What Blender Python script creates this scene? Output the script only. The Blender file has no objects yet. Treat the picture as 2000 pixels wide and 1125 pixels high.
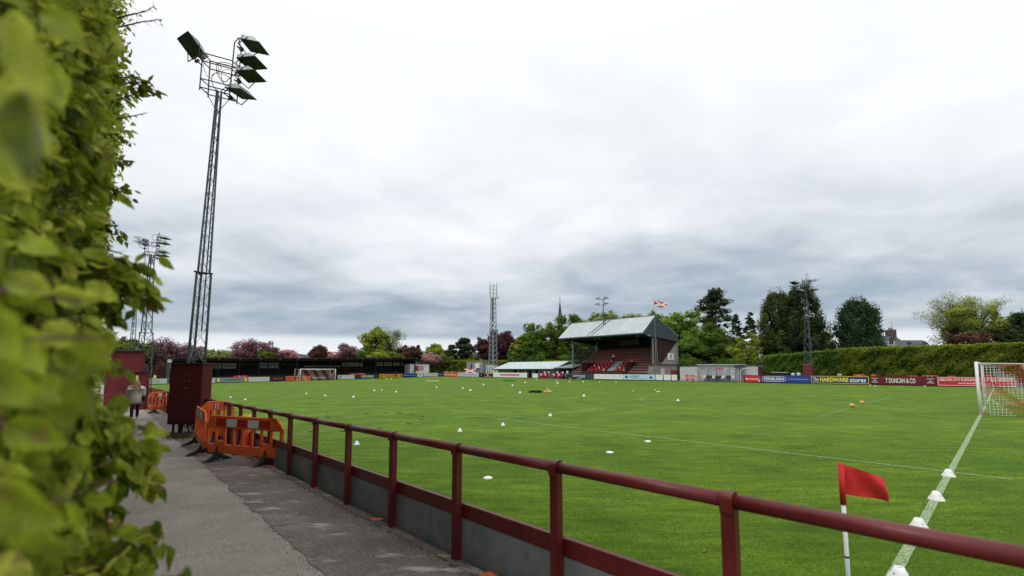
import bpy, bmesh, math, random
import numpy as np
from mathutils import Vector, Matrix
random.seed(7); rng = np.random.default_rng(7)
R = math.radians
scene = bpy.context.scene
COL = scene.collection
# ------------------------------------------------------------------ camera model
F, CX, CY, HC = 880.0, 1000.0, 645.0, 2.2
PT = math.atan(77/880.0); CP, SP = math.cos(PT), math.sin(PT)
TH = math.atan(.915); CT, ST = math.cos(TH), math.sin(TH)
AX0, AY0 = 2.405, 3.50                       # near corner of the pitch
def W(a, b, z=0.0): return Vector((AX0 + CT*a - ST*b, AY0 + ST*a + CT*b, z))
def AB(x, y): return ((x-AX0)*CT + (y-AY0)*ST, -(x-AX0)*ST + (y-AY0)*CT)
def atY(px, py, Y):
    r = (px-CX)/F; t = (CY-py)/F
    dz = (Y*SP + t*Y*CP)/(CP - t*SP)
    return Vector((r*(Y*CP + dz*SP), Y, HC+dz))
def zat(Y, py): return atY(0, py, Y).z
def gz(a, b):
    aa = min(max(a, 0), 66); bb = min(max(b, 0), 110)
    return .35*(aa/61)**2 - .45*(bb/100)*max(0, 1-aa/61)
def zp(b):
    b = max(b, -12)
    return .46-.0145*b if b < 25 else .0975-.0067*(b-25)
def bon(A, px, z=1.0):                      # b on the line a=A that shows at column px
    lo, hi = -20.0, 140.0
    for _ in range(50):
        m = (lo+hi)/2; p = W(A, m, z)
        c = CX + F*p.x/(p.y*CP + (z-HC)*SP)
        if c > px: lo = m
        else: hi = m
    return lo
def aon(B, px, z=1.0):
    lo, hi = -40.0, 150.0
    for _ in range(50):
        m = (lo+hi)/2; p = W(m, B, z)
        c = CX + F*p.x/(p.y*CP + (z-HC)*SP)
        if c < px: lo = m
        else: hi = m
    return lo
def onground(px, py, path=False):
    z = 0.0
    for _ in range(30):
        t = (CY-py)/F; k = (SP + t*CP)/(CP - t*SP)
        Y = (z-HC)/k; p = atY(px, py, Y); a, b = AB(p.x, p.y)
        z = zp(b) if path else gz(a, b)
    return Vector((p.x, p.y, z))
# ------------------------------------------------------------------ materials
def nt(name):
    m = bpy.data.materials.new(name); m.use_nodes = True
    n = m.node_tree.nodes; l = m.node_tree.links
    return m, n, l, n['Principled BSDF']
_mc = {}
def mat(name, col, rough=.7, var=.18, scale=6.0, metal=0.0, bump=0.0, spec=.4, dirt=None, chips=None):
    if name in _mc: return _mc[name]
    m, n, l, bs = nt(name)
    tc = n.new('ShaderNodeTexCoord'); no = n.new('ShaderNodeTexNoise')
    no.inputs['Scale'].default_value = scale; no.inputs['Detail'].default_value = 6; no.inputs['Roughness'].default_value = .65
    l.new(tc.outputs['Object'], no.inputs['Vector'])
    cr = n.new('ShaderNodeValToRGB'); cr.color_ramp.elements[0].position = .3; cr.color_ramp.elements[1].position = .7
    d = dirt if dirt else tuple(c*(1-var*1.6) for c in col)
    cr.color_ramp.elements[0].color = (*d, 1); cr.color_ramp.elements[1].color = (*[min(1, c*(1+var*.5)) for c in col], 1)
    l.new(no.outputs['Fac'], cr.inputs['Fac']); l.new(cr.outputs['Color'], bs.inputs['Base Color'])
    if chips:
        nn = n.new('ShaderNodeTexNoise'); nn.inputs['Scale'].default_value = chips[0]; nn.inputs['Detail'].default_value = 9; nn.inputs['Roughness'].default_value = .7; l.new(tc.outputs['Object'], nn.inputs['Vector'])
        c2 = n.new('ShaderNodeValToRGB'); c2.color_ramp.elements[0].position = chips[1]; c2.color_ramp.elements[1].position = chips[1]+.06; c2.color_ramp.elements[1].color = (chips[3],)*3+(1,); l.new(nn.outputs['Fac'], c2.inputs['Fac'])
        mx = n.new('ShaderNodeMix'); mx.data_type = 'RGBA'; l.new(c2.outputs['Color'], mx.inputs[0]); l.new(cr.outputs['Color'], mx.inputs[6]); mx.inputs[7].default_value = (*chips[2], 1); l.new(mx.outputs[2], bs.inputs['Base Color'])
    bs.inputs['Roughness'].default_value = rough; bs.inputs['Metallic'].default_value = metal
    bs.inputs['Specular IOR Level'].default_value = spec
    if bump:
        bp = n.new('ShaderNodeBump'); bp.inputs['Strength'].default_value = bump; bp.inputs['Distance'].default_value = .02
        n2 = n.new('ShaderNodeTexNoise'); n2.inputs['Scale'].default_value = scale*8; n2.inputs['Detail'].default_value = 4
        l.new(tc.outputs['Object'], n2.inputs['Vector']); l.new(n2.outputs['Fac'], bp.inputs['Height']); l.new(bp.outputs['Normal'], bs.inputs['Normal'])
    _mc[name] = m; return m
def leafmat(name, dark, light, trans=.35, rough=.55, veins=False, noise=1.0):
    m, n, l, bs = nt(name)
    at = n.new('ShaderNodeAttribute'); at.attribute_name = 'tint'
    cr = n.new('ShaderNodeValToRGB')
    cr.color_ramp.elements[0].color = (*dark, 1); cr.color_ramp.elements[1].color = (*light, 1)
    if veins or 'far' in name: k_ = cr.color_ramp.elements.new(.72); k_.color = (light[0]*.62, light[1]*.72, light[2]*.6, 1); cr.color_ramp.elements[2].color = (light[0]*1.08, light[1]*1.08, light[2]*2.2, 1)
    l.new(at.outputs['Fac'], cr.inputs['Fac'])
    colout = cr.outputs['Color']
    if veins:
        uv = n.new('ShaderNodeUVMap'); sp = n.new('ShaderNodeSeparateXYZ'); l.new(uv.outputs['UV'], sp.inputs[0])
        ab = n.new('ShaderNodeMath'); ab.operation = 'ABSOLUTE'; l.new(sp.outputs['X'], ab.inputs[0])
        m1 = n.new('ShaderNodeMath'); m1.operation = 'MULTIPLY_ADD'; l.new(ab.outputs[0], m1.inputs[0]); m1.inputs[1].default_value = -.28; l.new(sp.outputs['Y'], m1.inputs[2])
        m2 = n.new('ShaderNodeMath'); m2.operation = 'MULTIPLY'; l.new(m1.outputs[0], m2.inputs[0]); m2.inputs[1].default_value = 62
        si = n.new('ShaderNodeMath'); si.operation = 'SINE'; l.new(m2.outputs[0], si.inputs[0])
        bp = n.new('ShaderNodeBump'); bp.inputs['Strength'].default_value = .3; bp.inputs['Distance'].default_value = .002
        l.new(si.outputs[0], bp.inputs['Height']); l.new(bp.outputs['Normal'], bs.inputs['Normal'])
        tc = n.new('ShaderNodeTexCoord'); no = n.new('ShaderNodeTexNoise'); no.inputs['Scale'].default_value = 45; no.inputs['Detail'].default_value = 3
        l.new(tc.outputs['Object'], no.inputs['Vector'])
        mr = n.new('ShaderNodeMapRange'); l.new(si.outputs[0], mr.inputs[0]); mr.inputs[1].default_value = -1; mr.inputs[2].default_value = 1; mr.inputs[3].default_value = .80; mr.inputs[4].default_value = 1.08
        mr2 = n.new('ShaderNodeMapRange'); l.new(no.outputs['Fac'], mr2.inputs[0]); mr2.inputs[1].default_value = .3; mr2.inputs[2].default_value = .7; mr2.inputs[3].default_value = .6; mr2.inputs[4].default_value = 1.3
        mm = n.new('ShaderNodeMath'); mm.operation = 'MULTIPLY'; l.new(mr.outputs[0], mm.inputs[0]); l.new(mr2.outputs[0], mm.inputs[1])
        hs = n.new('ShaderNodeHueSaturation'); l.new(colout, hs.inputs['Color']); l.new(mm.outputs[0], hs.inputs['Value']); colout = hs.outputs['Color']
        nb_ = n.new('ShaderNodeTexNoise'); nb_.inputs['Scale'].default_value = 19; nb_.inputs['Detail'].default_value = 5; l.new(tc.outputs['Object'], nb_.inputs['Vector'])
        cb = n.new('ShaderNodeValToRGB'); cb.color_ramp.elements[0].position = .62; cb.color_ramp.elements[1].position = .72; cb.color_ramp.elements[1].color = (.7, .7, .7, 1); l.new(nb_.outputs['Fac'], cb.inputs['Fac'])
        mb_ = n.new('ShaderNodeMix'); mb_.data_type = 'RGBA'; l.new(cb.outputs['Color'], mb_.inputs[0]); l.new(colout, mb_.inputs[6]); mb_.inputs[7].default_value = (.26, .15, .05, 1); colout = mb_.outputs[2]
    l.new(colout, bs.inputs['Base Color']); bs.inputs['Roughness'].default_value = rough
    bs.inputs['Specular IOR Level'].default_value = .22
    tr = n.new('ShaderNodeBsdfTranslucent'); l.new(colout, tr.inputs['Color'])
    mx = n.new('ShaderNodeMixShader'); mx.inputs[0].default_value = trans
    out = n['Material Output']
    l.new(bs.outputs[0], mx.inputs[1]); l.new(tr.outputs[0], mx.inputs[2]); l.new(mx.outputs[0], out.inputs['Surface'])
    return m
MAROON = mat('maroon paint', (.125, .013, .012), .42, .25, 4, bump=.08, spec=.4, chips=(11, .69, (.28, .13, .11), .6))
MAROON2 = mat('maroon boards', (.13, .012, .012), .6, .3, 3)
REDP = mat('dark red steel', (.085, .004, .004), .8, .3, 2.5)
GALV = mat('galvanised steel', (.30, .33, .36), .5, .3, 3, metal=.3)
MASTM = mat('mast green grey steel', (.085, .115, .12), .6, .4, 4, metal=.2)
DARKST = mat('dark steel', (.03, .035, .035), .6, .3, 4)
WHITE = mat('white paint', (.78, .79, .78), .5, .10, 3)
OFFW = mat('offwhite', (.60, .61, .60), .6, .15, 1.5)
BLACK = mat('black rubber', (.022, .022, .024), .75, .3, 8)
BLACKP = mat('black paint', (.012, .012, .014), .7, .3, 2)
ORANGE = mat('orange plastic', (.78, .125, .022), .5, .22, 5, bump=.05, dirt=(.58, .09, .02), chips=(6, .60, (.42, .15, .07), .6))
REFR = mat('reflective red', (.42, .015, .015), .35, .15, 30)
REFW = mat('reflective white', (.62, .66, .66), .35, .15, 30)
FLAG = mat('flag red', (.62, .03, .025), .75, .12, 8)
YEL = mat('yellow', (.75, .62, .08), .5, .1, 4)
NAVY = mat('navy', (.012, .03, .16), .5, .1, 3)
BLUE = mat('board blue', (.015, .055, .30), .5, .1, 3)
REDB = mat('board red', (.60, .025, .035), .5, .12, 3)
ORB = mat('board orange', (.75, .15, .04), .5, .12, 3)
AMB = mat('board amber', (.62, .30, .03), .5, .12, 3)
MARB = mat('board maroon', (.13, .012, .018), .5, .15, 3)
DKGR = mat('board dark green', (.018, .035, .04), .5, .15, 3)
LTBL = mat('board pale blue', (.50, .68, .78), .5, .08, 3)
GREYB = mat('board grey', (.22, .25, .25), .5, .12, 3)
ROOFG = mat('pale green roof sheet', (.43, .465, .47), .6, .22, .8, dirt=(.33, .365, .36))
ROOFG2 = mat('worn pale roof', (.46, .55, .54), .6, .15, 1.2)
GABLE = mat('blue grey cladding', (.055, .085, .09), .6, .25, 2)
CONC = mat('concrete', (.27, .255, .235), .85, .2, 3, bump=.2)
RENDERW = mat('beige render', (.30, .26, .225), .85, .15, 2)
BRN = mat('brown boards', (.10, .04, .03), .7, .3, 2)
REDSEAT = mat('seat red', (.50, .018, .025), .45, .15, 5)
REDBENCH = mat('bench red', (.26, .05, .04), .6, .35, 5); BTOP = mat('bench top', (.34, .17, .14), .6, .3, 3); SEDGE = mat('step edge', (.36, .33, .29), .8, .3, 3)
DARKIN = mat('dark interior', (.018, .018, .018), .85, .3, 2)  # near-black colour paints in the shade inside stands and doorways
SHEDG = mat('shed wall grey', (.05, .048, .045), .85, .35, 1.5)
DIMB = mat('dim pale sign', (.16, .17, .16), .7, .35, 2)  # pale signs dimmed to grey, terrace shade put into the colour
SLATE = mat('slate', (.075, .08, .09), .7, .25, 1.5)
STONE = mat('brown stone', (.11, .09, .08), .9, .2, 1)
PERSP = mat('perspex frame white', (.6, .62, .62), .4, .1, 3)
SKIN = mat('skin', (.50, .29, .21), .6, .1, 8)
BARK = mat('bark', (.055, .045, .035), .9, .4, 3, bump=.3)
TWIG = mat('twig', (.11, .055, .035), .8, .4, 30)
GLASS = mat('lamp glass green', (.035, .06, .035), .5, .5, 3, spec=.2)
LAMPB = mat('lamp housing', (.30, .34, .33), .45, .25, 5, metal=.4)
BALLY = mat('ball yellow', (.72, .42, .06), .45, .35, 9)
FEET = mat('barrier feet', (.03, .03, .032), .8, .4, 12)
# ------------------------------------------------------------------ object helpers
def tag(o, label=None, cat=None, group=None, kind=None):
    if label: o['label'] = label
    if cat: o['category'] = cat
    if group: o['group'] = group
    if kind: o['kind'] = kind
    return o
def empty(name, loc, rz=0.0, label=None, cat=None, group=None):
    o = bpy.data.objects.new(name, None); COL.objects.link(o); o.location = loc; o.rotation_euler = (0, 0, rz)
    o.empty_display_size = .2
    return tag(o, label, cat, group)
def link(name, me, parent=None):
    o = bpy.data.objects.new(name, me); COL.objects.link(o)
    if parent: o.parent = parent
    return o
def copy_tree(o, parent=None):
    c = o.copy(); COL.objects.link(c)
    if parent: c.parent = parent
    for ch in list(o.children): copy_tree(ch, c)
    return c
class MB:
    def __init__(s): s.v = []; s.f = []
    def quad(s, *p):
        i = len(s.v); s.v += [tuple(q) for q in p]; s.f.append(tuple(range(i, i+len(p)))); return s
    def box(s, c, d, rz=0, rx=0, ry=0):
        M = Matrix.Rotation(rz, 3, 'Z') @ Matrix.Rotation(ry, 3, 'Y') @ Matrix.Rotation(rx, 3, 'X'); c = Vector(c); i = len(s.v)
        for x in (-.5, .5):
            for y in (-.5, .5):
                for z in (-.5, .5): s.v.append(tuple(c + M @ Vector((x*d[0], y*d[1], z*d[2]))))
        for q in ((0,1,3,2),(4,6,7,5),(0,4,5,1),(2,3,7,6),(0,2,6,4),(1,5,7,3)): s.f.append(tuple(i+k for k in q))
        return s
    def bb(s, x0, x1, y0, y1, z0, z1): return s.box(((x0+x1)/2, (y0+y1)/2, (z0+z1)/2), (abs(x1-x0), abs(y1-y0), abs(z1-z0)))
    def tube(s, p0, p1, r0, r1=None, n=6, cap=True):
        r1 = r0 if r1 is None else r1; p0 = Vector(p0); p1 = Vector(p1); d = (p1-p0)
        if d.length < 1e-6: return s
        d.normalize(); u = d.orthogonal().normalized(); w = d.cross(u); i = len(s.v)
        for p, r in ((p0, r0), (p1, r1)):
            for k in range(n):
                t = 2*math.pi*(k+.5)/n; s.v.append(tuple(p + u*(r*math.cos(t)) + w*(r*math.sin(t))))
        for k in range(n): s.f.append((i+k, i+(k+1) % n, i+n+(k+1) % n, i+n+k))
        if cap: s.f.append(tuple(i+k for k in reversed(range(n)))); s.f.append(tuple(i+n+k for k in range(n)))
        return s
    def path(s, pts, r, n=6):
        for k in range(len(pts)-1):
            ra = r[k] if isinstance(r, (list, tuple)) else r; rb = r[k+1] if isinstance(r, (list, tuple)) else r
            s.tube(pts[k], pts[k+1], ra, rb, n)
        return s
    def lathe(s, prof, n=20, c=(0, 0, 0)):
        i = len(s.v)
        for r, z in prof:
            for k in range(n):
                t = 2*math.pi*k/n; s.v.append((c[0]+r*math.cos(t), c[1]+r*math.sin(t), c[2]+z))
        for j in range(len(prof)-1):
            for k in range(n): s.f.append((i+j*n+k, i+j*n+(k+1) % n, i+(j+1)*n+(k+1) % n, i+(j+1)*n+k))
        return s
    def prism(s, poly, y0, y1):              # polygon in x,z extruded along y
        i = len(s.v); n = len(poly)
        for y in (y0, y1):
            for x, z in poly: s.v.append((x, y, z))
        for k in range(n): s.f.append((i+k, i+(k+1) % n, i+n+(k+1) % n, i+n+k))
        s.f.append(tuple(i+k for k in reversed(range(n)))); s.f.append(tuple(i+n+k for k in range(n)))
        return s
    def prismx(s, poly, x0, x1):             # polygon in y,z extruded along x
        i = len(s.v); n = len(poly)
        for x in (x0, x1):
            for y, z in poly: s.v.append((x, y, z))
        for k in range(n): s.f.append((i+k, i+(k+1) % n, i+n+(k+1) % n, i+n+k))
        s.f.append(tuple(i+k for k in reversed(range(n)))); s.f.append(tuple(i+n+k for k in range(n)))
        return s
    def build(s, name, m, parent=None, smooth=False, bevel=0, world=False):
        me = bpy.data.meshes.new(name); vs = s.v
        if world and parent:
            Mi = (Matrix.Translation(parent.location) @ Matrix.Rotation(parent.rotation_euler.z, 4, 'Z')).inverted()
            vs = [tuple(Mi @ Vector(v)) for v in vs]
        me.from_pydata(vs, [], s.f); me.materials.append(m)
        bm = bmesh.new(); bm.from_mesh(me); bmesh.ops.recalc_face_normals(bm, faces=bm.faces)
        if bevel:
            bmesh.ops.bevel(bm, geom=[e for e in bm.edges if len(e.link_faces) == 2 and e.calc_face_angle(0) > .5], offset=bevel, segments=2, affect='EDGES')
        bm.to_mesh(me); bm.free()
        if smooth:
            for p in me.polygons: p.use_smooth = True
        me.update()
        return link(name, me, parent)
def arr_mesh(name, V, Q, m, tint=None, uv=None, parent=None, smooth=False):
    V = np.ascontiguousarray(V, dtype=np.float32); Q = np.ascontiguousarray(Q, dtype=np.int32); k = Q.shape[1]
    me = bpy.data.meshes.new(name); me.vertices.add(len(V)); me.vertices.foreach_set('co', V.ravel())
    me.loops.add(Q.size); me.loops.foreach_set('vertex_index', Q.ravel())
    me.polygons.add(len(Q)); me.polygons.foreach_set('loop_start', np.arange(0, Q.size, k, dtype=np.int32))
    me.polygons.foreach_set('loop_total', np.full(len(Q), k, dtype=np.int32))
    me.update(calc_edges=True)
    if tint is not None:
        at = me.attributes.new('tint', 'FLOAT', 'FACE'); at.data.foreach_set('value', np.ascontiguousarray(tint, dtype=np.float32))
    if uv is not None:
        ul = me.uv_layers.new(name='UVMap'); ul.data.foreach_set('uv', np.ascontiguousarray(uv, dtype=np.float32).ravel())
    me.materials.append(m)
    if smooth: me.polygons.foreach_set('use_smooth', np.ones(len(Q), dtype=bool))
    me.validate()
    return link(name, me, parent)
# text laid on a flat board; x axis dir xd (world), lifted along normal
def lettering(txt, origin, xd, w, h, m, parent, bold=0.0, name='lettering', shear=0.0, lift=.0):
    cu = bpy.data.curves.new('t', 'FONT'); cu.body = txt; cu.size = 1; cu.offset = bold; cu.shear = shear; cu.resolution_u = 3
    cu.align_x = 'LEFT'
    o = bpy.data.objects.new('t', cu); COL.objects.link(o); bpy.context.view_layer.update()
    me = bpy.data.meshes.new_from_object(o.evaluated_get(bpy.context.evaluated_depsgraph_get()))
    bpy.data.objects.remove(o)
    co = np.empty(len(me.vertices)*3, dtype=np.float32); me.vertices.foreach_get('co', co); co = co.reshape(-1, 3)
    mn = co.min(0); mx = co.max(0)
    sx = w/max(mx[0]-mn[0], 1e-3); sy = h/max(mx[1]-mn[1], 1e-3)
    xd = Vector(xd).normalized(); zd = Vector((0, 0, 1)); nn = xd.cross(zd)
    out = []
    for c in co:
        p = Vector(origin) + xd*float((c[0]-mn[0])*sx) + zd*float((c[1]-mn[1])*sy) + nn*lift
        out.append(p)
    if parent:
        Mi = (Matrix.Translation(parent.location) @ Matrix.Rotation(parent.rotation_euler.z, 4, 'Z')).inverted(); out = [Mi @ p for p in out]
    me.vertices.foreach_set('co', np.array([tuple(p) for p in out], dtype=np.float32).ravel()); me.materials.clear(); me.materials.append(m); me.update()
    return link(name, me, parent)
# ------------------------------------------------------------------ ground
def grid(name, a0, a1, b0, b1, da, db, zf, m, kind='structure', dz=0):
    As = np.arange(a0, a1+1e-6, da); Bs = np.arange(b0, b1+1e-6, db)
    if As[-1] < a1-1e-3: As = np.append(As, a1)
    if Bs[-1] < b1-1e-3: Bs = np.append(Bs, b1)
    V = [tuple(W(a, b, zf(a, b)+dz)) for a in As for b in Bs]; nb = len(Bs)
    Q = [(i*nb+j, (i+1)*nb+j, (i+1)*nb+j+1, i*nb+j+1) for i in range(len(As)-1) for j in range(nb-1)]
    o = arr_mesh(name, np.array(V), np.array(Q), m, smooth=True); tag(o, kind=kind); return o
def grass_mat():
    m, n, l, bs = nt('pitch grass')
    tc = n.new('ShaderNodeTexCoord')
    def noise(sc, rot=0, sx=1, sy=1, det=5, ro=.6):
        mp = n.new('ShaderNodeMapping'); mp.inputs['Rotation'].default_value = (0, 0, rot); mp.inputs['Scale'].default_value = (sx, sy, 1)
        l.new(tc.outputs['Object'], mp.inputs['Vector'])
        no = n.new('ShaderNodeTexNoise'); no.inputs['Scale'].default_value = sc; no.inputs['Detail'].default_value = det; no.inputs['Roughness'].default_value = ro
        l.new(mp.outputs[0], no.inputs['Vector']); return no.outputs['Fac']
    def ramp(src, c):
        cr = n.new('ShaderNodeValToRGB'); e = cr.color_ramp.elements
        e[0].position = c[0][0]; e[0].color = (*c[0][1], 1); e[1].position = c[-1][0]; e[1].color = (*c[-1][1], 1)
        for p, q in c[1:-1]:
            k = e.new(p); k.color = (*q, 1)
        l.new(src, cr.inputs['Fac']); return cr.outputs['Color']
    base = ramp(noise(.55, 0, 1, 1), [(.3, (.066, .134, .005)), (.5, (.090, .172, .006)), (.7, (.128, .214, .010))])
    fine = ramp(noise(16, 0, 1, 1, 8, .75), [(.32, (.62, .62, .62)), (.55, (1, 1, 1)), (.72, (1.35, 1.3, 1.4))])
    cut = ramp(noise(1.9, -TH+.35, .4, 1.9, 7, .75), [(.36, (.66, .72, .66)), (.5, (.98, .98, .98)), (.66, (1.5, 1.32, 1.7))])
    strp = ramp(noise(.22, -TH, .05, 1.4, 2, .5), [(.42, (.91, .93, .91)), (.58, (1.08, 1.05, 1.07))])
    def mul(a, b):
        mx = n.new('ShaderNodeMix'); mx.data_type = 'RGBA'; mx.blend_type = 'MULTIPLY'; mx.inputs[0].default_value = 1
        l.new(a, mx.inputs[6]); l.new(b, mx.inputs[7]); return mx.outputs[2]
    c = mul(mul(mul(base, fine), cut), strp)
    l.new(c, bs.inputs['Base Color']); bs.inputs['Roughness'].default_value = .85; bs.inputs['Specular IOR Level'].default_value = .15
    bp = n.new('ShaderNodeBump'); bp.inputs['Strength'].default_value = .7; bp.inputs['Distance'].default_value = .03
    l.new(noise(30, 0, 1, 1, 6, .8), bp.inputs['Height']); l.new(bp.outputs['Normal'], bs.inputs['Normal'])
    return m
GRASS = grass_mat()
ROUGHG = mat('rough grass', (.06, .085, .02), .9, .4, 1.2, bump=.4)
grid('ground', -2400, 2400, -400, 2600, 100, 100, lambda a, b: -1.2, ROUGHG)
grid('verge', -30, 95, -25, 150, 5, 5, lambda a, b: gz(a, b), mat('verge ground', (.10, .085, .055), .9, .4, .8, bump=.3), dz=-.06)
grid('pitch', -1.45, 63.5, -9, 102.5, 2, 2, gz, GRASS)
def line_mat(name, amt):
    m, n, l, bs = nt(name)
    tc = n.new('ShaderNodeTexCoord'); no = n.new('ShaderNodeTexNoise'); no.inputs['Scale'].default_value = 28; no.inputs['Detail'].default_value = 8; no.inputs['Roughness'].default_value = .8
    l.new(tc.outputs['Object'], no.inputs['Vector'])
    cr = n.new('ShaderNodeValToRGB'); cr.color_ramp.elements[0].position = .62-amt*.35; cr.color_ramp.elements[1].position = .78-amt*.3
    cr.color_ramp.elements[0].color = (.10, .18, .03, 1); cr.color_ramp.elements[1].color = (.48, .56, .42, 1)
    l.new(no.outputs['Fac'], cr.inputs['Fac']); l.new(cr.outputs['Color'], bs.inputs['Base Color']); bs.inputs['Roughness'].default_value = .9
    return m
LW, LF = line_mat('worn white line', .5), line_mat('faint white line', .42)
def pline(name, pts, w, m):
    mb = MB()
    for k in range(len(pts)-1):
        (a0, b0), (a1, b1) = pts[k], pts[k+1]; L = math.hypot(a1-a0, b1-b0); nx, ny = -(b1-b0)/L*w/2, (a1-a0)/L*w/2
        N = max(1, int(L/1.0))
        for i in range(N):
            t0, t1 = i/N, (i+1)/N
            q = [(a0+(a1-a0)*t0+nx, b0+(b1-b0)*t0+ny), (a0+(a1-a0)*t0-nx, b0+(b1-b0)*t0-ny), (a0+(a1-a0)*t1-nx, b0+(b1-b0)*t1-ny), (a0+(a1-a0)*t1+nx, b0+(b1-b0)*t1+ny)]
            mb.quad(*[W(x, y, gz(x, y)+.006) for x, y in q])
    o = mb.build(name, m); tag(o, kind='structure'); return o
def AG(px, py): p = onground(px, py); return AB(p.x, p.y)
pline('goal_line', [(0, 0), (61, 0)], .115, LW)
pline('touchline', [(0, 0), (0, 98)], .1, LF)
pline('touchline', [(61, 0), (61, 98)], .1, LF)
pline('goal_line', [(0, 98), (61, 98)], .1, LF)
pa0, pb0 = 9.5, 14.9
pline('penalty_area_line', [(pa0, -.9), (pa0, pb0), (61-pa0, pb0), (61-pa0, 0)], .10, LF)
pline('goal_area_line', [(20.9, 0), (20.9, 5.1), (40.1, 5.1), (40.1, 0)], .06, LF)
pline('penalty_arc_line', [(30.5+9.15*math.sin(t), pb0-5.2+9.15*math.cos(t)) for t in [R(-54+6*i) for i in range(19)]], .07, LF)
pline('halfway_line', [(0, 49), (61, 49)], .08, LF)
pline('centre_circle_line', [(30.5+9.15*math.cos(R(i*10)), 49+9.15*math.sin(R(i*10))) for i in range(37)], .08, LF)
pline('penalty_area_line', [(10.3, 98), (10.3, 81.5), (50.7, 81.5), (50.7, 98)], .08, LF)
# grass blades near the camera
def blades(n):
    px = rng.uniform(560, 2150, n); Y = 3.0*(15/3.0)**(rng.uniform(0, 1, n)**1.5)
    X = (px-1000)/880*Y; a = (X-AX0)*CT+(Y-AY0)*ST; b = -(X-AX0)*ST+(Y-AY0)*CT
    ok = (a > -1.35); X, Y, a, b = X[ok], Y[ok], a[ok], b[ok]; n = len(X)
    aa = np.clip(a, 0, 66); bb = np.clip(b, 0, 110); z = .35*(aa/61)**2-.45*(bb/100)*np.clip(1-aa/61, 0, 1)
    h = rng.uniform(.006, .018, n); w = .0012+.0004*Y; az = rng.uniform(0, 2*np.pi, n); lean = rng.uniform(.2, 1.1, n)*h
    la = rng.uniform(0, 2*np.pi, n)
    P = np.stack([X, Y, z], 1); wx = np.stack([np.cos(az)*w, np.sin(az)*w, 0*w], 1)
    T = P+np.stack([np.cos(la)*lean, np.sin(la)*lean, h], 1)
    V = np.stack([P-wx, P+wx, T], 1).reshape(-1, 3); Q = np.arange(3*n).reshape(-1, 3)
    t = np.clip(.5+.25*np.sin(X*1.7+np.sin(Y*2.1))*np.sin(Y*1.3)+rng.normal(0, .12, n), 0, 1)
    o = arr_mesh('grass', V, Q, leafmat('grass blades', (.062, .130, .005), (.155, .245, .014), .3), tint=t); tag(o, 'short mown green grass blades of the pitch nearest the railing', 'grass', kind='stuff')
blades(260000)
# path
def tarmac(name, c0, c1, light, scale, patch):
    m, n, l, bs = nt(name)
    tc = n.new('ShaderNodeTexCoord')
    def noise(sc, det, ro, mp=None):
        no = n.new('ShaderNodeTexNoise'); no.inputs['Scale'].default_value = sc; no.inputs['Detail'].default_value = det; no.inputs['Roughness'].default_value = ro
        if mp:
            m_ = n.new('ShaderNodeMapping'); m_.inputs['Scale'].default_value = mp[0]; m_.inputs['Rotation'].default_value = (0, 0, mp[1]); l.new(tc.outputs['Object'], m_.inputs['Vector']); l.new(m_.outputs[0], no.inputs['Vector'])
        else: l.new(tc.outputs['Object'], no.inputs['Vector'])
        return no.outputs['Fac']
    def ramp(src, p0, a, p1, b_):
        cr = n.new('ShaderNodeValToRGB'); e = cr.color_ramp.elements; e[0].position = p0; e[0].color = (*a, 1); e[1].position = p1; e[1].color = (*b_, 1)
        l.new(src, cr.inputs['Fac']); return cr.outputs['Color']
    def mix(f, a, b_, bt='MIX', fv=1.0):
        mx = n.new('ShaderNodeMix'); mx.data_type = 'RGBA'; mx.blend_type = bt
        if f is None: mx.inputs[0].default_value = fv
        else: l.new(f, mx.inputs[0])
        l.new(a, mx.inputs[6]); l.new(b_, mx.inputs[7]); return mx.outputs[2]
    c = ramp(noise(.9, 6, .65), .35, c0, .65, c1)
    g = ramp(noise(scale, 3, .8), .3, (.45, .45, .45), .72, (1.5, 1.5, 1.5))
    c = mix(None, c, g, 'MULTIPLY')
    if patch:
        f = ramp(noise(1.1, 9, .72, ((.75, 1.2, 1), -TH-.5)), .50, (0, 0, 0), .68, (.85, .85, .85))
        rgb = n.new('ShaderNodeRGB'); rgb.outputs[0].default_value = (*light, 1)
        c = mix(f, c, rgb.outputs[0])
        f3 = ramp(noise(.7, 6, .65, ((1, 1, 1), 1.0)), .48, (0, 0, 0), .7, (.55, .55, .55))
        rgb3 = n.new('ShaderNodeRGB'); rgb3.outputs[0].default_value = (.14, .098, .072, 1)
        c = mix(f3, c, rgb3.outputs[0])
        f2 = ramp(noise(2.6, 10, .7, ((.55, 1.5, 1), .9)), .555, (0, 0, 0), .66, (.8, .8, .8))
        rgb2 = n.new('ShaderNodeRGB'); rgb2.outputs[0].default_value = (.40, .37, .33, 1)
        c = mix(f2, c, rgb2.outputs[0])
    l.new(c, bs.inputs['Base Color']); bs.inputs['Roughness'].default_value = .9; bs.inputs['Specular IOR Level'].default_value = .25
    bp = n.new('ShaderNodeBump'); bp.inputs['Strength'].default_value = .8; bp.inputs['Distance'].default_value = .012
    l.new(noise(scale*1.1, 3, .8), bp.inputs['Height']); l.new(bp.outputs['Normal'], bs.inputs['Normal'])
    return m
TAR = tarmac('grey tarmac', (.205, .183, .155), (.31, .28, .24), (.3, .3, .3), 62, False)
CPATH = tarmac('stained concrete', (.095, .080, .068), (.165, .142, .122), (.28, .245, .205), 40, True)
AR = -1.55                                              # line of the railing
_s1, _s2 = AB(*onground(344, 858, True).xy), AB(*onground(635, 1125, True).xy)   # seam between tarmac and concrete
print('seam', _s1, _s2)
def AEf(b): return _s2[0]+(_s1[0]-_s2[0])*(min(max(b, -3), 30)-_s2[1])/(_s1[1]-_s2[1])
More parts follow.
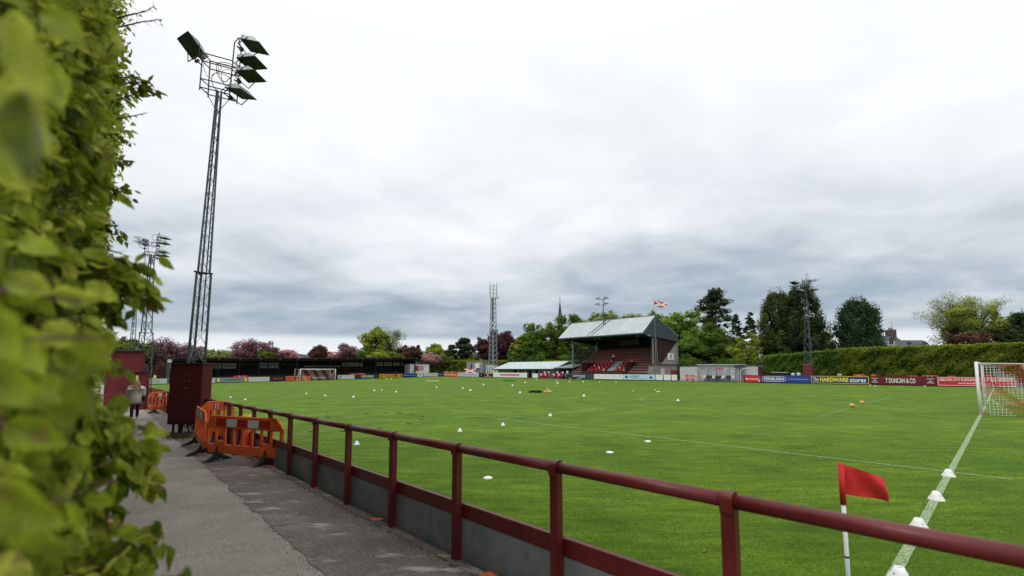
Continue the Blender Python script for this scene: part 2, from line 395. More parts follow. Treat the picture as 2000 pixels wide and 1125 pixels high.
grid('path', -9, AR+.01, -12, 104, 1.2, 3, lambda a, b: zp(b), TAR)
# concrete strip with uneven edge, slightly lower
def strip():
    mb = []; Bs = np.arange(-12, 104, .25); V = []; nb = len(Bs)
    for a_i in range(2):
        for b in Bs:
            a = AR+.02 if a_i else AEf(b)+.018*math.sin(b*5.1)+.02*math.sin(b*13.7+1)+.015*math.sin(b*31)
            V.append(tuple(W(a, b, zp(b)+.006)))
    Q = [(j, nb+j, nb+j+1, j+1) for j in range(nb-1)]
    o = arr_mesh('concrete_path', np.array(V), np.array(Q), CPATH); tag(o, kind='structure')
strip()
# crumbly edge between the two surfaces: small stones
mb = MB()
for i in range(700):
    b = -2+22*random.random()**1.5; a = AEf(b)+random.gauss(0, .03); s = random.uniform(.004, .012)
    mb.box(W(a, b, zp(b)+s*.3), (s, s*1.3, s*.7), rz=random.random()*3, rx=random.random())
o = mb.build('loose_gravel', mat('gravel', (.17, .155, .14), .9, .4, 20)); tag(o, 'crumbled gravel along the seam between tarmac and concrete', 'gravel', kind='stuff')
# weed patch under the kiosk
mb = MB()
for i in range(1500):
    p = onground(random.gauss(350, 13), random.gauss(853, 3.0), True); h = random.uniform(.02, .07); t = random.random()*6.28
    mb.quad(p+Vector((-.01*math.cos(t), -.01*math.sin(t), 0)), p+Vector((.01*math.cos(t), .01*math.sin(t), 0)), p+Vector((random.gauss(0, .03), random.gauss(0, .03), h)))
o = mb.build('weeds', mat('moss weeds', (.08, .085, .02), .9, .4, 8)); tag(o, 'mossy weeds growing in the paving under the red steel cabinet', 'weeds', kind='stuff')
mb = MB()
for i in range(1100):
    b = -1+18*random.random()**1.3; a = AR-.085-abs(random.gauss(0, .03)); q_ = random.uniform(.004, .013); mb.box(W(a, b, zp(b)+.008+q_*.2), (q_, q_*1.4, q_*.7), rz=random.random()*3, rx=random.random())
o = mb.build('grit', mat('grit', (.11, .085, .06), .95, .5, 20)); tag(o, 'dark grit and dirt gathered along the foot of the grey panels', 'grit', kind='stuff')
mb = MB()
for i in range(420):
    b = -1+16*random.random()**1.3; a = random.choice([AR-.09-abs(random.gauss(0, .25)), AEf(b)+random.gauss(0, .2), random.uniform(-4, AR-.1)]); p_ = W(a, b, zp(b)+.010); q_ = random.uniform(.008, .022); t_ = random.random()*6.28; c_, s_ = math.cos(t_)*q_, math.sin(t_)*q_
    mb.quad(p_+Vector((-c_, -s_, 0)), p_+Vector((s_*.4, -c_*.4, .004)), p_+Vector((c_, s_, .006)), p_+Vector((-s_*.4, c_*.4, .002)))
o = mb.build('leaf_litter', mat('litter', (.12, .08, .035), .9, .6, 5)); tag(o, 'tiny dead leaves and crumbs scattered over the path', 'leaf litter', kind='stuff')
SPR = mat('orange spray paint', (.75, .16, .05), .8, .3, 14)
for (px, py, w, lab) in ((225, 1020, .17, 'orange spray mark on the grey tarmac beside the hedge'), (534, 912, .12, 'faint orange spray mark on the concrete just in front of the orange barriers'),
        (617, 953.5, .13, 'orange spray mark on the concrete, second from the barriers'), (740, 1014.5, .15, 'orange spray mark on the concrete, third from the barriers'), (959, 1123, .16, 'orange spray mark nearest the camera at the foot of the railing')):
    p = onground(px, py, True); mb = MB(); n = 22
    ring = [p+Vector((w/2*math.cos(t)*(1+.22*math.sin(3*t+px))*1.15, w/2*.62*math.sin(t)*(1+.2*math.cos(4*t+py)), .008)) for t in [2*math.pi*k/n for k in range(n)]]
    mb.quad(*ring); o = mb.build('paint_mark', SPR); tag(o, lab, 'paint mark', 'orange spray marks on the path')
# ------------------------------------------------------------------ railing
rail = empty('railing', W(AR, 4, zp(4)), TH, 'long maroon pipe railing with square posts and grey panels between path and pitch', 'railing')
bp0 = [bon(AR, px, 1.4) for px in (1425, 1087, 893)]
sp = (bp0[2]-bp0[0])/2
posts = [bp0[0]+k*sp for k in range(-2, 40)]
print('post spacing', sp)
zt = lambda b: zp(b)+1.03
ROD = .041
def PW(a, b, z): return W(a, b, z)
mb = MB()
mb.path([PW(AR, posts[0]+k*sp*1.0, zt(posts[0]+k*sp)) for k in range(0, 42)], ROD, n=16)
mb.build('top_rail', MAROON, rail, smooth=True, world=True)
mb = MB()
def slab(mb, a0, a1, b0, b1, z0, z1):        # sloping box that follows the path fall
    s = MB(); d = zp
    v = [PW(a, b, d(b)+z) for a in (a0, a1) for b in (b0, b1) for z in (z0, z1)]; i = len(mb.v); mb.v += [tuple(x) for x in v]
    for q in ((0,1,3,2),(4,6,7,5),(0,4,5,1),(2,3,7,6),(0,2,6,4),(1,5,7,3)): mb.f.append(tuple(i+k for k in q))
for k in range(len(posts)-1): slab(mb, AR+.05, AR+.10, posts[k]+.002, posts[k+1]-.002, .375, .505)
mb.build('middle_rail', MAROON, rail, world=True, bevel=.006)
CORR = mat('grey panel', (.20, .215, .22), .55, .3, 1.6, bump=.15, chips=(3, .58, (.13, .12, .10), .6))
for k, b in enumerate(posts):
    mb = MB(); w = .052
    z0 = zp(b)-.06
    c = PW(AR-.0, b, 0)
    M = Matrix.Rotation(TH, 3, 'Z')
    mb.box((c.x, c.y, (z0+zt(b)-.02)/2), (w*1.35, w*1.42, zt(b)-.02-z0), rz=TH)
    mb.build('post', MAROON, rail, world=True, bevel=.005 if k < 14 else 0)
    mb = MB()                                # saddle cap over the tube
    vd = Vector((-ST, CT, 0)); ud = Vector((CT, ST, 0)); cc = PW(AR, b, zt(b))
    n = 10; hw = .033
    ring = []
    for i in range(n+1):
        t = math.pi*i/n; ring.append((math.cos(t)*(ROD+.011), math.sin(t)*(ROD+.011)))
    ring = [(ROD+.011, -.055)]+ring+[(-ROD-.011, -.055)]
    inn = [(x*.8, z*.8 if z > 0 else z) for x, z in ring]
    for s0 in range(len(ring)-1):
        (x0, za), (x1, zb) = ring[s0], ring[s0+1]
        mb.quad(cc+ud*x0+vd*hw+Vector((0, 0, za)), cc+ud*x1+vd*hw+Vector((0, 0, zb)), cc+ud*x1-vd*hw+Vector((0, 0, zb)), cc+ud*x0-vd*hw+Vector((0, 0, za)))
        for sgn in (1, -1):
            mb.quad(cc+ud*x0+vd*hw*sgn+Vector((0, 0, za)), cc+ud*x1+vd*hw*sgn+Vector((0, 0, zb)), cc+ud*x1*.75+vd*hw*sgn+Vector((0, 0, zb*.75)), cc+ud*x0*.75+vd*hw*sgn+Vector((0, 0, za*.75)))
    if k < 24: mb.build('saddle', MAROON, rail, world=True)
    if k < len(posts)-1:
        mb = MB(); slab(mb, AR+.055, AR+.085, b+.004, posts[k+1]-.004, -.5, .372); mb.build('panel', CORR, rail, world=True)
# low maroon wall continuing the railing far to the left
w0 = posts[-1]
lw = empty('low_wall', W(AR, w0, zp(w0)), TH, 'low maroon boarded wall running on from the railing towards the far end', 'wall')
mb = MB()
for k in range(12):
    b0, b1 = w0-16+k*5.0, w0-16+k*5.0+4.99
    slab(mb, AR+.10, AR+.16, b0, b1, -.3, .55 if k < 3 else .95)
mb.build('wall_boards', MAROON2, lw, world=True)
# ------------------------------------------------------------------ plastic barriers
def barrier_geo(L, H=.83):
    """returns list of (name, MB, mat) in local coords: x along, z up, thickness y"""
    out = []
    z0 = .17; zt_ = z0+H; T = .045; cut = .2
    body = MB()
    body.prism([(cut*.55, z0), (L-cut*.55, z0), (L, z0+cut*.85), (L, z0+.18), (0, z0+.18), (0, z0+cut*.85)], -T/2, T/2)        # bottom rail
    body.prism([(0, zt_-.225), (L, zt_-.225), (L, zt_-.17), (L-.19, zt_), (.19, zt_), (0, zt_-.17)], -T/2, T/2)          # top rail
    nb = 9; BW = .058; xs = [i*(L-BW)/(nb-1) for i in range(nb)]
    for i, x in enumerate(xs):
        body.bb(x, x+BW, -T/2+.003, T/2-.003, z0+.178, zt_-.223)
    for i in (1, nb-3):
        body.bb(xs[i]+BW-.005, xs[i+1]+.005, -T/2+.004, T/2-.004, z0+.178, z0+.26)
    body.tube((.17, 0, zt_+.004), (L-.17, 0, zt_+.004), .026, n=8); body.tube((.17, 0, zt_), (0, 0, zt_-.19), .024, n=8); body.tube((L-.17, 0, zt_), (L+.03, 0, zt_-.19), .024, n=8)
    body.tube((L+.02, 0, zt_-.2), (L+.03, 0, zt_-.42), .015, n=6)
    out.append(('body', body, ORANGE, .006))
    for s in (-1, 1):
        for i in range(5):
            st = MB(); w = (L-.62)/5; x = .31+i*w; st.bb(x, x+w-.001, s*(T/2+.001), s*(T/2+.006), zt_-.185, zt_-.035)
            out.append(('reflective_strip', st, REFR if i % 2 == 0 else REFW, 0))
    for x in (.34, L-.44):
        ft = MB()
        ft.bb(x, x+.055, -.028, .028, .03, z0+.13)
        for s in (-1, 1):
            ft.prismx([(s*.02, .24), (s*.10, .12), (s*.24, .05), (s*.31, .012), (s*.31, 0), (s*.17, .012), (s*.03, .05)], x-.015, x+.07)
        out.append(('foot', ft, FEET, 0))
    return out
def barrier(p0, p1, label, group='orange plastic barriers on the path', H=.83):
    d = p1-p0; L = math.hypot(d.x, d.y)
    r = empty('plastic_barrier', p0, math.atan2(d.y, d.x), label, 'barrier', group)
    for nme, m_, mt, bv in barrier_geo(L, H): m_.build(nme, mt, r, bevel=bv)
    return r
q1, q2 = onground(401, 898, True), onground(549, 911, True)
barrier(q1, q2, 'orange plastic barrier with red and white strip standing broadside against the railing', H=.74)
q3 = onground(380, 868, True)
barrier(onground(398, 893, True), q3, 'orange plastic barrier seen end on at the left of the group by the railing', H=.77)
q4 = onground(452, 862, True)
barrier(q3+Vector((.04, .05, 0)), q4, H=.9, label='orange plastic barrier at the back of the group by the railing')
barrier(onground(287, 809, True), onground(345, 803, True), 'red orange plastic barrier partly hidden behind the red steel cabinet')
# cone and light inside the barriers
pc = onground(478, 886, True)
t = empty('traffic_cone', pc, .4, 'orange traffic cone with black base and yellow lamp inside the orange barriers', 'traffic cone')
MB().bb(-.22, .22, -.22, .22, 0, .05).build('base', BLACK, t, bevel=.02); MB().bb(-.17, .17, -.17, .17, .05, .09).build('base_step', BLACK, t, bevel=.01)
MB().lathe([(.15, .085), (.10, .33), (.045, .74), (.04, .75)], 20).build('cone_body', mat('cone orange', (.75, .07, .03), .5, .2, 6), t, smooth=True)
MB().lathe([(.04, .75), (.09, .77), (.10, .82), (.085, .87), (0, .89)], 16).build('lamp', YEL, t, smooth=True)
mb = MB()
for i in range(160):
    p = onground(random.gauss(506, 9), random.gauss(889, 3), True); t_ = random.random()*3; h = .03*random.random()
    mb.tube(p+Vector((0, 0, h)), p+Vector((.06*math.cos(t_), .06*math.sin(t_), h+.02*random.random())), .003, n=3)
o = mb.build('dry_leaves', mat('straw', (.35, .24, .13), .9, .4, 20)); tag(o, 'pile of dry brown leaf litter beside the traffic cone base', 'leaf litter', kind='stuff')
# ------------------------------------------------------------------ red steel cabinet by the mast
kp = onground(365, 846, True); KY = kp.y
kiosk = empty('steel_cabinet', kp, R(4), 'dark red steel cabinet on thin legs in front of the floodlight mast', 'cabinet')
k0 = atY(326, 829, KY-.25); k1 = atY(392, 711, KY-.25)
mb = MB(); xw = k1.x-k0.x
def kl(v): return (Matrix.Rotation(-R(4), 3, 'Z') @ (Vector(v)-kp))
zb, ztp = k0.z-kp.z, k1.z-kp.z
xl = k0.x-kp.x; xr = k1.x-kp.x+.02
MB().bb(xl, xr, -.25, .30, zb, ztp).build('cabinet_body', REDP, kiosk, bevel=.01)
MB().bb(xl-.03, xr+.03, -.29, .34, ztp+.002, ztp+.035).build('cabinet_lid', mat('lid', (.06, .05, .05), .6, .3, 4), kiosk)
MB().bb(xl+.03, xr-.03, -.262, -.252, zb+.04, ztp-.04).build('door', mat('cabinet door red', (.075, .004, .004), .8, .25, 1.5, chips=(9, .68, (.14, .05, .04), .6)), kiosk, bevel=.003)
for zz in (.25, .6, 1.2): MB().bb(xr+.002, xr+.02, -.05, .02, zb+zz, zb+zz+.09).build('hinge', DARKST, kiosk)
for (dx, dz) in ((-.02, 1.62), (.10, 1.62), (-.03, 1.43), (.10, 1.43), (0, 1.2), (.05, 1.21)):
    MB().lathe([(.014, 0), (.014, .02)], 8).build('bolt_scar', mat('scar', (.25, .2, .2), .7, .3, 30), kiosk).location = (dx+(xl+xr)/2, -.272, zb+dz-.1)
for x, y in ((xl+.12, -.2), (xl+.30, -.2), (xl+.12, .2), (xr-.15, .2)):
    MB().bb(x, x+.05, y, y+.05, -.05, zb-.002).build('leg', DARKST, kiosk)
mb = MB()
for j in range(4):
    x0 = xl+.25+j*.1; pts = [Vector((x0+ .15*j*s*.6+.05*math.sin(6*s), .1+.1*s, zb-(.12+.06*j)*math.sin(min(1, s*1.2)*math.pi)*(1) - (zb)*s*(j % 2))) for s in [i/10 for i in range(11)]]
    mb.path(pts, .012, 5)
mb.build('cable', BLACK, kiosk)
# ------------------------------------------------------------------ floodlight masts
def lattice(mb, base, top, w0, w1, n, r, legs=3, rb=.012, rot=.3, br=None):
    base = Vector(base); top = Vector(top)
    def pt(k, t):
        w = w0+(w1-w0)*t; c = base.lerp(top, t); an = rot+2*math.pi*k/legs
        return c+Vector((w*math.cos(an), w*math.sin(an), 0))
    for k in range(legs): mb.tube(pt(k, 0), pt(k, 1), r, r*.85, n=6)
    b2 = br or mb
    for i in range(n):
        t0, t1 = i/n, (i+1)/n
        for k in range(legs):
            b2.tube(pt(k, t0), pt((k+1) % legs, t1), rb, n=4, cap=False)
            b2.tube(pt((k+1) % legs, t0), pt(k, t1), rb, n=4, cap=False)
def lamp_geo():
    """floodlight pointing +x and down; glass rectangle faces mostly down"""
    shell = MB(); w = .36
    # housing: wedge, glass rim large rectangle, back smaller
    rim = [(-.32, -w, -.05), (.42, -w, .02), (.42, w, .02), (-.32, w, -.05)]
    top = [(-.26, -w*.55, .22), (.08, -w*.75, .22), (.08, w*.75, .22), (-.26, w*.55, .22)]
    i = 0; shell.v += rim+top
    shell.f += [(0, 1, 5, 4), (1, 2, 6, 5), (2, 3, 7, 6), (3, 0, 4, 7), (4, 5, 6, 7)]
    gl = MB().quad((-.31, -w+.02, -.053), (.41, -w+.02, .017), (.41, w-.02, .017), (-.31, w-.02, -.053))
    fr = MB()
    for a_, b_ in ((0, 1), (1, 2), (2, 3), (3, 0)): fr.tube(rim[a_], rim[b_], .018, n=5)
    gear = MB().bb(-.50, -.30, -.14, .14, .05, .24)
    br = MB(); br.path([(-.02, -w-.03, .06), (-.30, -w-.03, -.28), (-.30, w+.03, -.28), (-.02, w+.03, .06)], .018, 5); br.tube((-.30, 0, -.28), (-.62, 0, -.20), .028, n=5)
    br.box((-.42, 0, -.25), (.1, .12, .14))
    return [('lamp_housing', shell, LAMPB), ('lamp_glass', gl, GLASS), ('rim', fr, DARKST), ('control_box', gear, LAMPB), ('bracket', br, DARKST)]
_lg = None
def floodlamp(parent, loc, rz, tilt, sc=1.0, roll=0.0):
    global _lg
    if _lg is None:
        lr = bpy.data.objects.new('tmp', None); _lg = []
        for nme, m_, mt in lamp_geo():
            o = m_.build(nme, mt); _lg.append((nme, o.data)); bpy.data.objects.remove(o)
        bpy.data.objects.remove(lr)
    # floodlight body = housing part, with glass etc. as sub-parts
    h = link('floodlight', _lg[0][1], parent); h.location = loc; h.rotation_euler = (roll, tilt, rz); h.scale = (sc, sc, sc)
    for nme, me in _lg[1:]: link(nme, me, h)
    return h
def near_mast(base, label, group, lamps, detail=True, W0=.31, HH=9.4, rz=0.0, scale=1.0, guys=True):
    t = empty('floodlight_mast', base, rz, label, 'floodlight mast', group)
    if detail: t.rotation_euler.y = R(1.2)
    zj = HH*.445
    a = MB(); br = MB()
    lattice(a, (0, 0, -.3), (.02, 0, zj), W0, W0*.78, 9 if detail else 5, .045 if detail else .05, br=br, rb=.008 if detail else .02)
    lattice(a, (.02, 0, zj), (.05, 0, HH), W0*.64, W0*.27, 13 if detail else 6, .035 if detail else .045, br=br, rb=.007 if detail else .02)
    a.build('legs', MASTM, t); br.build('bracing', GALV if detail else MASTM, t)
    j = MB()
    for k in range(3):
        an = .3+2*math.pi*k/3; an2 = .3+2*math.pi*(k+1)/3
        j.tube((W0*.80*math.cos(an), W0*.80*math.sin(an), zj), (W0*.80*math.cos(an2), W0*.80*math.sin(an2), zj), .025)
        j.lathe([(.07, -.02), (.07, .02)], 8, (W0*.80*math.cos(an), W0*.80*math.sin(an), zj))
    j.build('joint_ring', DARKST, t)
    h = MB(); s = scale
    w = .62*s; hh = 1.75*s; z = HH-.12
    fw = w
    # head frame: two upright ladder frames joined by cross bars
    hx = [(-.34*s, -.2*s), (.46*s, .2*s)]
    for (x, y) in hx:
        for dy in (-.22*s, .22*s): h.tube((x, y+dy, z-.1*s), (x*1.04, y+dy*.9, z+(1.3*s if x < 0 else 2.0*s)), .022)
    for zz in (0, .32*s, .98*s, 1.28*s):
        h.tube((hx[0][0], hx[0][1]-.22*s, z+zz), (hx[1][0], hx[1][1]-.22*s, z+zz), .02); h.tube((hx[0][0], hx[0][1]+.22*s, z+zz), (hx[1][0], hx[1][1]+.22*s, z+zz), .02)
        for (x, y) in hx: h.tube((x, y-.22*s, z+zz), (x, y+.22*s, z+zz), .02)
    h.tube((hx[1][0]*1.04, hx[1][1]-.2*s, z+2.0*s), (hx[1][0]*1.06, hx[1][1], z+2.35*s), .02); h.tube((hx[1][0]*1.04, hx[1][1]+.2*s, z+2.0*s), (hx[1][0]*1.06, hx[1][1], z+2.35*s), .02)
    for sx in (hx[0], hx[1]):
        h.tube((sx[0]*.8, sx[1], z), (.05, 0, z-.7*s), .012)
    h.build('head_frame', DARKST, t)
    c = MB()
    if detail:
        for (cx, cz, rr) in ((-.25, .95, .30), (.28, .85, .36), (.30, .82, .31), (.12, .45, .34), (.45, .6, .33)):
            c.path([(cx+rr*math.cos(q), .12*math.sin(q*2), z+cz+rr*math.sin(q)) for q in [i*2*math.pi/18 for i in range(19)]], .009 if rr < .34 else .013, 4)
        c.path([(.06, .1, z-.1-k*.5+0) for k in range(18)], .022, 5)
    else:
        for cz in (.9, 1.5): c.path([(.2+.25*math.cos(q), .0, z+cz+.25*math.sin(q)) for q in [i*2*math.pi/12 for i in range(13)]], .014, 4)
    c.build('cable', BLACK, t)
    for (x, y, zz, rzz, tl, rl) in lamps: floodlamp(t, (x*s*(.88 if detail else 1), y*s, z+zz*s), rzz, tl, .95*s if detail else 1.15*s, rl)
    return t
mbase = atY(379, 700, KY+1.15); mbz = zp(AB(mbase.x, mbase.y)[1])
L1 = [(-1.12, -.1, 1.72, R(240), R(-35), R(5)), (1.28, .1, 1.95, R(0), R(16), R(0)), (1.22, .1, 1.30, R(-6), R(4), 0), (1.22, .1, .80, R(-5), R(5), 0), (.95, .0, .06, R(-18), R(18), R(0))]
YH = KY+1.15
HH = zat(YH, 178)-mbz
near_mast(Vector((mbase.x, mbase.y, mbz)), 'tall lattice floodlight mast with five lamps rising behind the red cabinet', 'floodlight masts around the ground', L1, HH=HH)
L2 = [(-.95, -.2, 1.5, R(185), R(-20), 0), (-.95, -.2, 1.1, R(190), R(-20), 0), (1.15, 0, 1.75, 0, R(10), 0), (1.15, 0, 1.2, 0, R(10), 0), (1.1, 0, .35, 0, R(10), 0), (1.1, 0, -.05, 0, R(5), 0)]
b2 = atY(281, 700, 36); z2 = zp(AB(b2.x, b2.y)[1]); near_mast(Vector((b2.x, b2.y, z2)), 'second lattice floodlight mast half hidden by hedge leaves on the left', 'floodlight masts around the ground', L2, False, .62, zat(36, 496)-z2, scale=.82)
b3 = atY(256, 700, 62); z3 = zp(AB(b3.x, b3.y)[1]); near_mast(Vector((b3.x, b3.y, z3)), 'distant floodlight mast low behind the leaves, leftmost of all', 'floodlight masts around the ground', L2[:3], False, .62, zat(62, 598)-z3, scale=.95)
bb4 = bon(70.5, 1581, 3); p4 = W(70.5, bb4, gz(66, bb4)); z4h = zat(p4.y, 566)
near_mast(p4, 'floodlight mast in front of the tall dark cypress beyond the pitch', 'floodlight masts around the ground',
    [(-1.35, 0, 1.0, R(185), R(-14), 0), (-.75, 0, -.1, R(185), R(-10), 0), (1.1, 0, 1.25, 0, R(-10), 0), (1.1, 0, .1, 0, R(5), 0)], False, .62, z4h-p4.z, scale=1.1)
# small red cabinet at its foot
q = W(69.6, bon(69.6, 1579, 1.5), gz(66, 15)); c5 = empty('steel_cabinet', q, TH, 'small red cabinet against the hedge at the foot of the far mast', 'cabinet')
MB().bb(-.4, .4, -.55, .55, 0, zat(q.y, 712)-q.z).build('cabinet_body', mat('brick red', (.16, .03, .025), .7, .3, 3), c5); MB().bb(-.45, .45, -.6, .6, zat(q.y, 712)-q.z+.003, zat(q.y, 712)-q.z+.06).build('cabinet_lid', CONC, c5)
# ------------------------------------------------------------------ people (skin-modifier bodies)
def skinned(name, verts, edges, radii, m, parent, sub=1):
    me = bpy.data.meshes.new(name); me.from_pydata([tuple(v) for v in verts], edges, [])
    o = bpy.data.objects.new(name, me); COL.objects.link(o)
    md = o.modifiers.new('s', 'SKIN'); md.use_smooth_shade = True
    for i, r in enumerate(radii):
        sv = me.skin_vertices[0].data[i]; sv.radius = (r, r) if not isinstance(r, tuple) else r
        sv.use_root = (i == 0)
    if sub: s2 = o.modifiers.new('u', 'SUBSURF'); s2.levels = sub; s2.render_levels = sub
    bpy.context.view_layer.update()
    nm = bpy.data.meshes.new_from_object(o.evaluated_get(bpy.context.evaluated_depsgraph_get())); bpy.data.objects.remove(o)
    nm.materials.clear(); nm.materials.append(m)
    for p in nm.polygons: p.use_smooth = True
    return link(name, nm, parent)
def person(loc, rz, label, top, legs, hairm, H=1.72, stride=.12, coat=False, group=None, armbend=.25, crouch=0.0, parts=()):
    k = H/1.72; r = empty('person', loc, rz, label, 'person', group)
    S = lambda x, y, z: Vector((x*k, y*k, z*k))
    # y+ is forward
    V = [S(0, 0, .95), S(0, 0, 1.12), S(0, .0, 1.32), S(0, 0, 1.43), S(0, .01, 1.50), S(0, .02, 1.60), S(0, .02, 1.68)]
    E = [(0, 1), (1, 2), (2, 3), (3, 4), (4, 5), (5, 6)]; Rr = [(.15, .11), (.13, .10), (.17, .11), (.10, .08), (.055, .055), (.08, .095), (.06, .07)]
    V[0:0] = []
    def add(p, r_, par): V.append(p); Rr.append(r_); E.append((par, len(V)-1)); return len(V)-1
    nose = add(S(0, .125, 1.585), .014, 5)
    legj = []; armj = []
    for s in (-1, 1):
        f = stride*s
        h = add(S(.09*s, 0, .88), .095, 0); kn = add(S(.10*s, .05+f*.6, .49), .062, h); an = add(S(.10*s, -.02+f*1.3, .09), .042, kn); toe = add(S(.11*s, .14+f*1.3, .035), .035, an)
        legj.append((V[h], V[kn], V[an]))
        sh = add(S(.19*s, 0, 1.40), .055, 3); el = add(S(.25*s, -.03-f*.5, 1.12), .042, sh); wr = add(S(.24*s, .14-f*.8, .92), .028, el); pm = add(S(.235*s, .19-f*.8, .86), .03, wr)
        armj.append((V[sh], V[el], V[wr]))
        for j, (dx, L_) in enumerate(((-.03, .06), (-.01, .08), (.012, .078), (.032, .06))):
            m1 = add(V[pm]+S(dx*.3, dx+.015, -.045), .0095, pm); add(V[m1]+S(0, .012-dx*.1, -L_*.5), .008, m1)
        add(V[pm]+S(-.03*s, .03, -.02), .010, pm)
    skinned('body', V, E, [tuple(x*k for x in q) if isinstance(q, tuple) else q*k for q in Rr], SKIN, r, 1)
    # jacket
    V2 = [S(0, 0, .93), S(0, 0, 1.12), S(0, 0, 1.32), S(0, 0, 1.44)]; E2 = [(0, 1), (1, 2), (2, 3)]; R2 = [(.175, .14), (.155, .125), (.19, .13), (.10, .09)]
    if coat: R2 = [(.29, .23), (.28, .22), (.30, .22), (.18, .16)]
    for (a_, b_, c_) in armj:
        i = len(V2); V2 += [a_, b_, c_]; R2 += [.13, .11, .075] if coat else [.075, .06, .045]; E2 += [(3, i), (i, i+1), (i+1, i+2)]
    if coat: V2 = [S(0, -.01, .62)]+V2; E2 = [(0, 1)]+[(a_+1, b_+1) for a_, b_ in E2]; R2 = [(.30, .24)]+R2
    jk = skinned('coat' if coat else 'jacket', V2, E2, [tuple(x*k for x in q) if isinstance(q, tuple) else q*k for q in R2], top, r, 1)
    V3 = [S(0, 0, .93)]; E3 = []; R3 = [(.16, .125)]
    for (a_, b_, c_) in legj:
        i = len(V3); V3 += [a_, b_, c_]; R3 += [.11, .078, .06]; E3 += [(0, i), (i, i+1), (i+1, i+2)]
    skinned('trousers', V3, E3, [tuple(x*k for x in q) if isinstance(q, tuple) else q*k for q in R3], legs, r, 1)
    return r, S
HIV = mat('hi-vis yellow', (.65, .80, .06), .6, .1, 8); DKC = mat('dark cloth', (.015, .016, .02), .9, .3, 12)
COAT = mat('grey cream quilted coat', (.60, .57, .51), .9, .3, 26, bump=.6); BLOND = mat('blond hair', (.42, .30, .17), .6, .35, 40)
DKH = mat('dark hair', (.03, .02, .015), .7, .3, 30)
def hair_short(r, S):
    mb = MB(); c = S(0, -.01, 1.63); mb.lathe([(.001, .115), (.06, .105), (.098, .06), (.108, 0), (.10, -.05)], 12, (c.x, c.y, c.z)); mb.build('hair', DKH, r, smooth=True)
pl = atY(263, 800, 19.3); pz = zp(AB(pl.x, pl.y)[1])
r, S = person(Vector((pl.x, pl.y, pz)), math.atan2(-ST*-1*0+CT, -ST)-math.pi/2, 'blond woman in a pale grey coat walking away beside the hedge', COAT, DKC, BLOND, 1.66, .14, True)
V = [S(0, -.02, 1.70), S(0, -.05, 1.60), S(0, -.10, 1.45), S(-.02, -.13, 1.28), S(-.03, -.13, 1.16)]
hr = skinned('hair', V, [(0, 1), (1, 2), (2, 3), (3, 4)], [(.08, .09), (.12, .10), (.15, .075), (.12, .05), (.06, .03)], BLOND, r, 2)
for i in range(26):
    x = random.uniform(-.13, .13); MB().path([S(x*.6, -.12, 1.62), S(x, -.17-.02*random.random(), 1.42), S(x*1.1+.02*random.random(), -.18, 1.22), S(x*1.0, -.17, 1.1+.1*random.random())], .012, 4).build('hair_strand', BLOND, hr) if i < 8 else None
MB().path([S(.16, -.11, 1.40), S(.02, -.17, 1.15), S(-.16, -.12, .98)], .012, 5).build('bag_strap', DKC, r)
MB().box(S(.27, -.02, .90), (.14, .30, .24)).build('handbag', DKC, r, bevel=.04)
for (px, py, D, lab, tm, H, rz) in ((302, 742, 82, 'steward in a yellow hi-vis jacket by the far left railings', HIV, 1.75, 2.9), (814.5, 727.5, None, 'steward in a yellow hi-vis jacket in front of the white checkered hut', HIV, 1.75, 3.0)):
    if D: P_ = atY(px, py, D); P_.z = gz(0, 100)+.1
    else: a_ = aon(104.5, px, .3); P_ = W(a_, 104.5, gz(a_, 104))
    r, S = person(P_, rz, lab, tm, DKC, DKH, H, .02, group='distant people around the pitch'); hair_short(r, S)
for (A, px, lab, tm, lg, rz) in ((66.0, 962, 'person in yellow hi-vis jacket beside the telecoms tower base', HIV, DKC, 2.2), (66.2, 970.5, 'second person in hi-vis near the clubhouse end wall', HIV, DKC, 2.4),
        (66.2, 1039, 'person in dark clothes standing in the clubhouse doorway', DKC, DKC, 2.2), (65.0, 1156, 'person in dark clothes behind the black advertising board before the stand', DKC, DKC, 2.4),
        (64.8, 1026, 'person in a red top bending over kit beside the white boards', mat('red cloth', (.35, .03, .03), .9, .2, 12), DKC, 2.0)):
    b_ = bon(A, px, 1.0); r, S = person(W(A, b_, gz(A, b_)), rz, lab, tm, lg, DKH, 1.75, .03, group='distant people around the pitch'); hair_short(r, S)
a_ = aon(100.4, 773.5, .5); r, S = person(W(a_, 100.4, gz(a_, 100)), 3.0, 'person in black standing before the amber advertising board', DKC, DKC, DKH, 1.6, .02, group='distant people around the pitch'); hair_short(r, S)
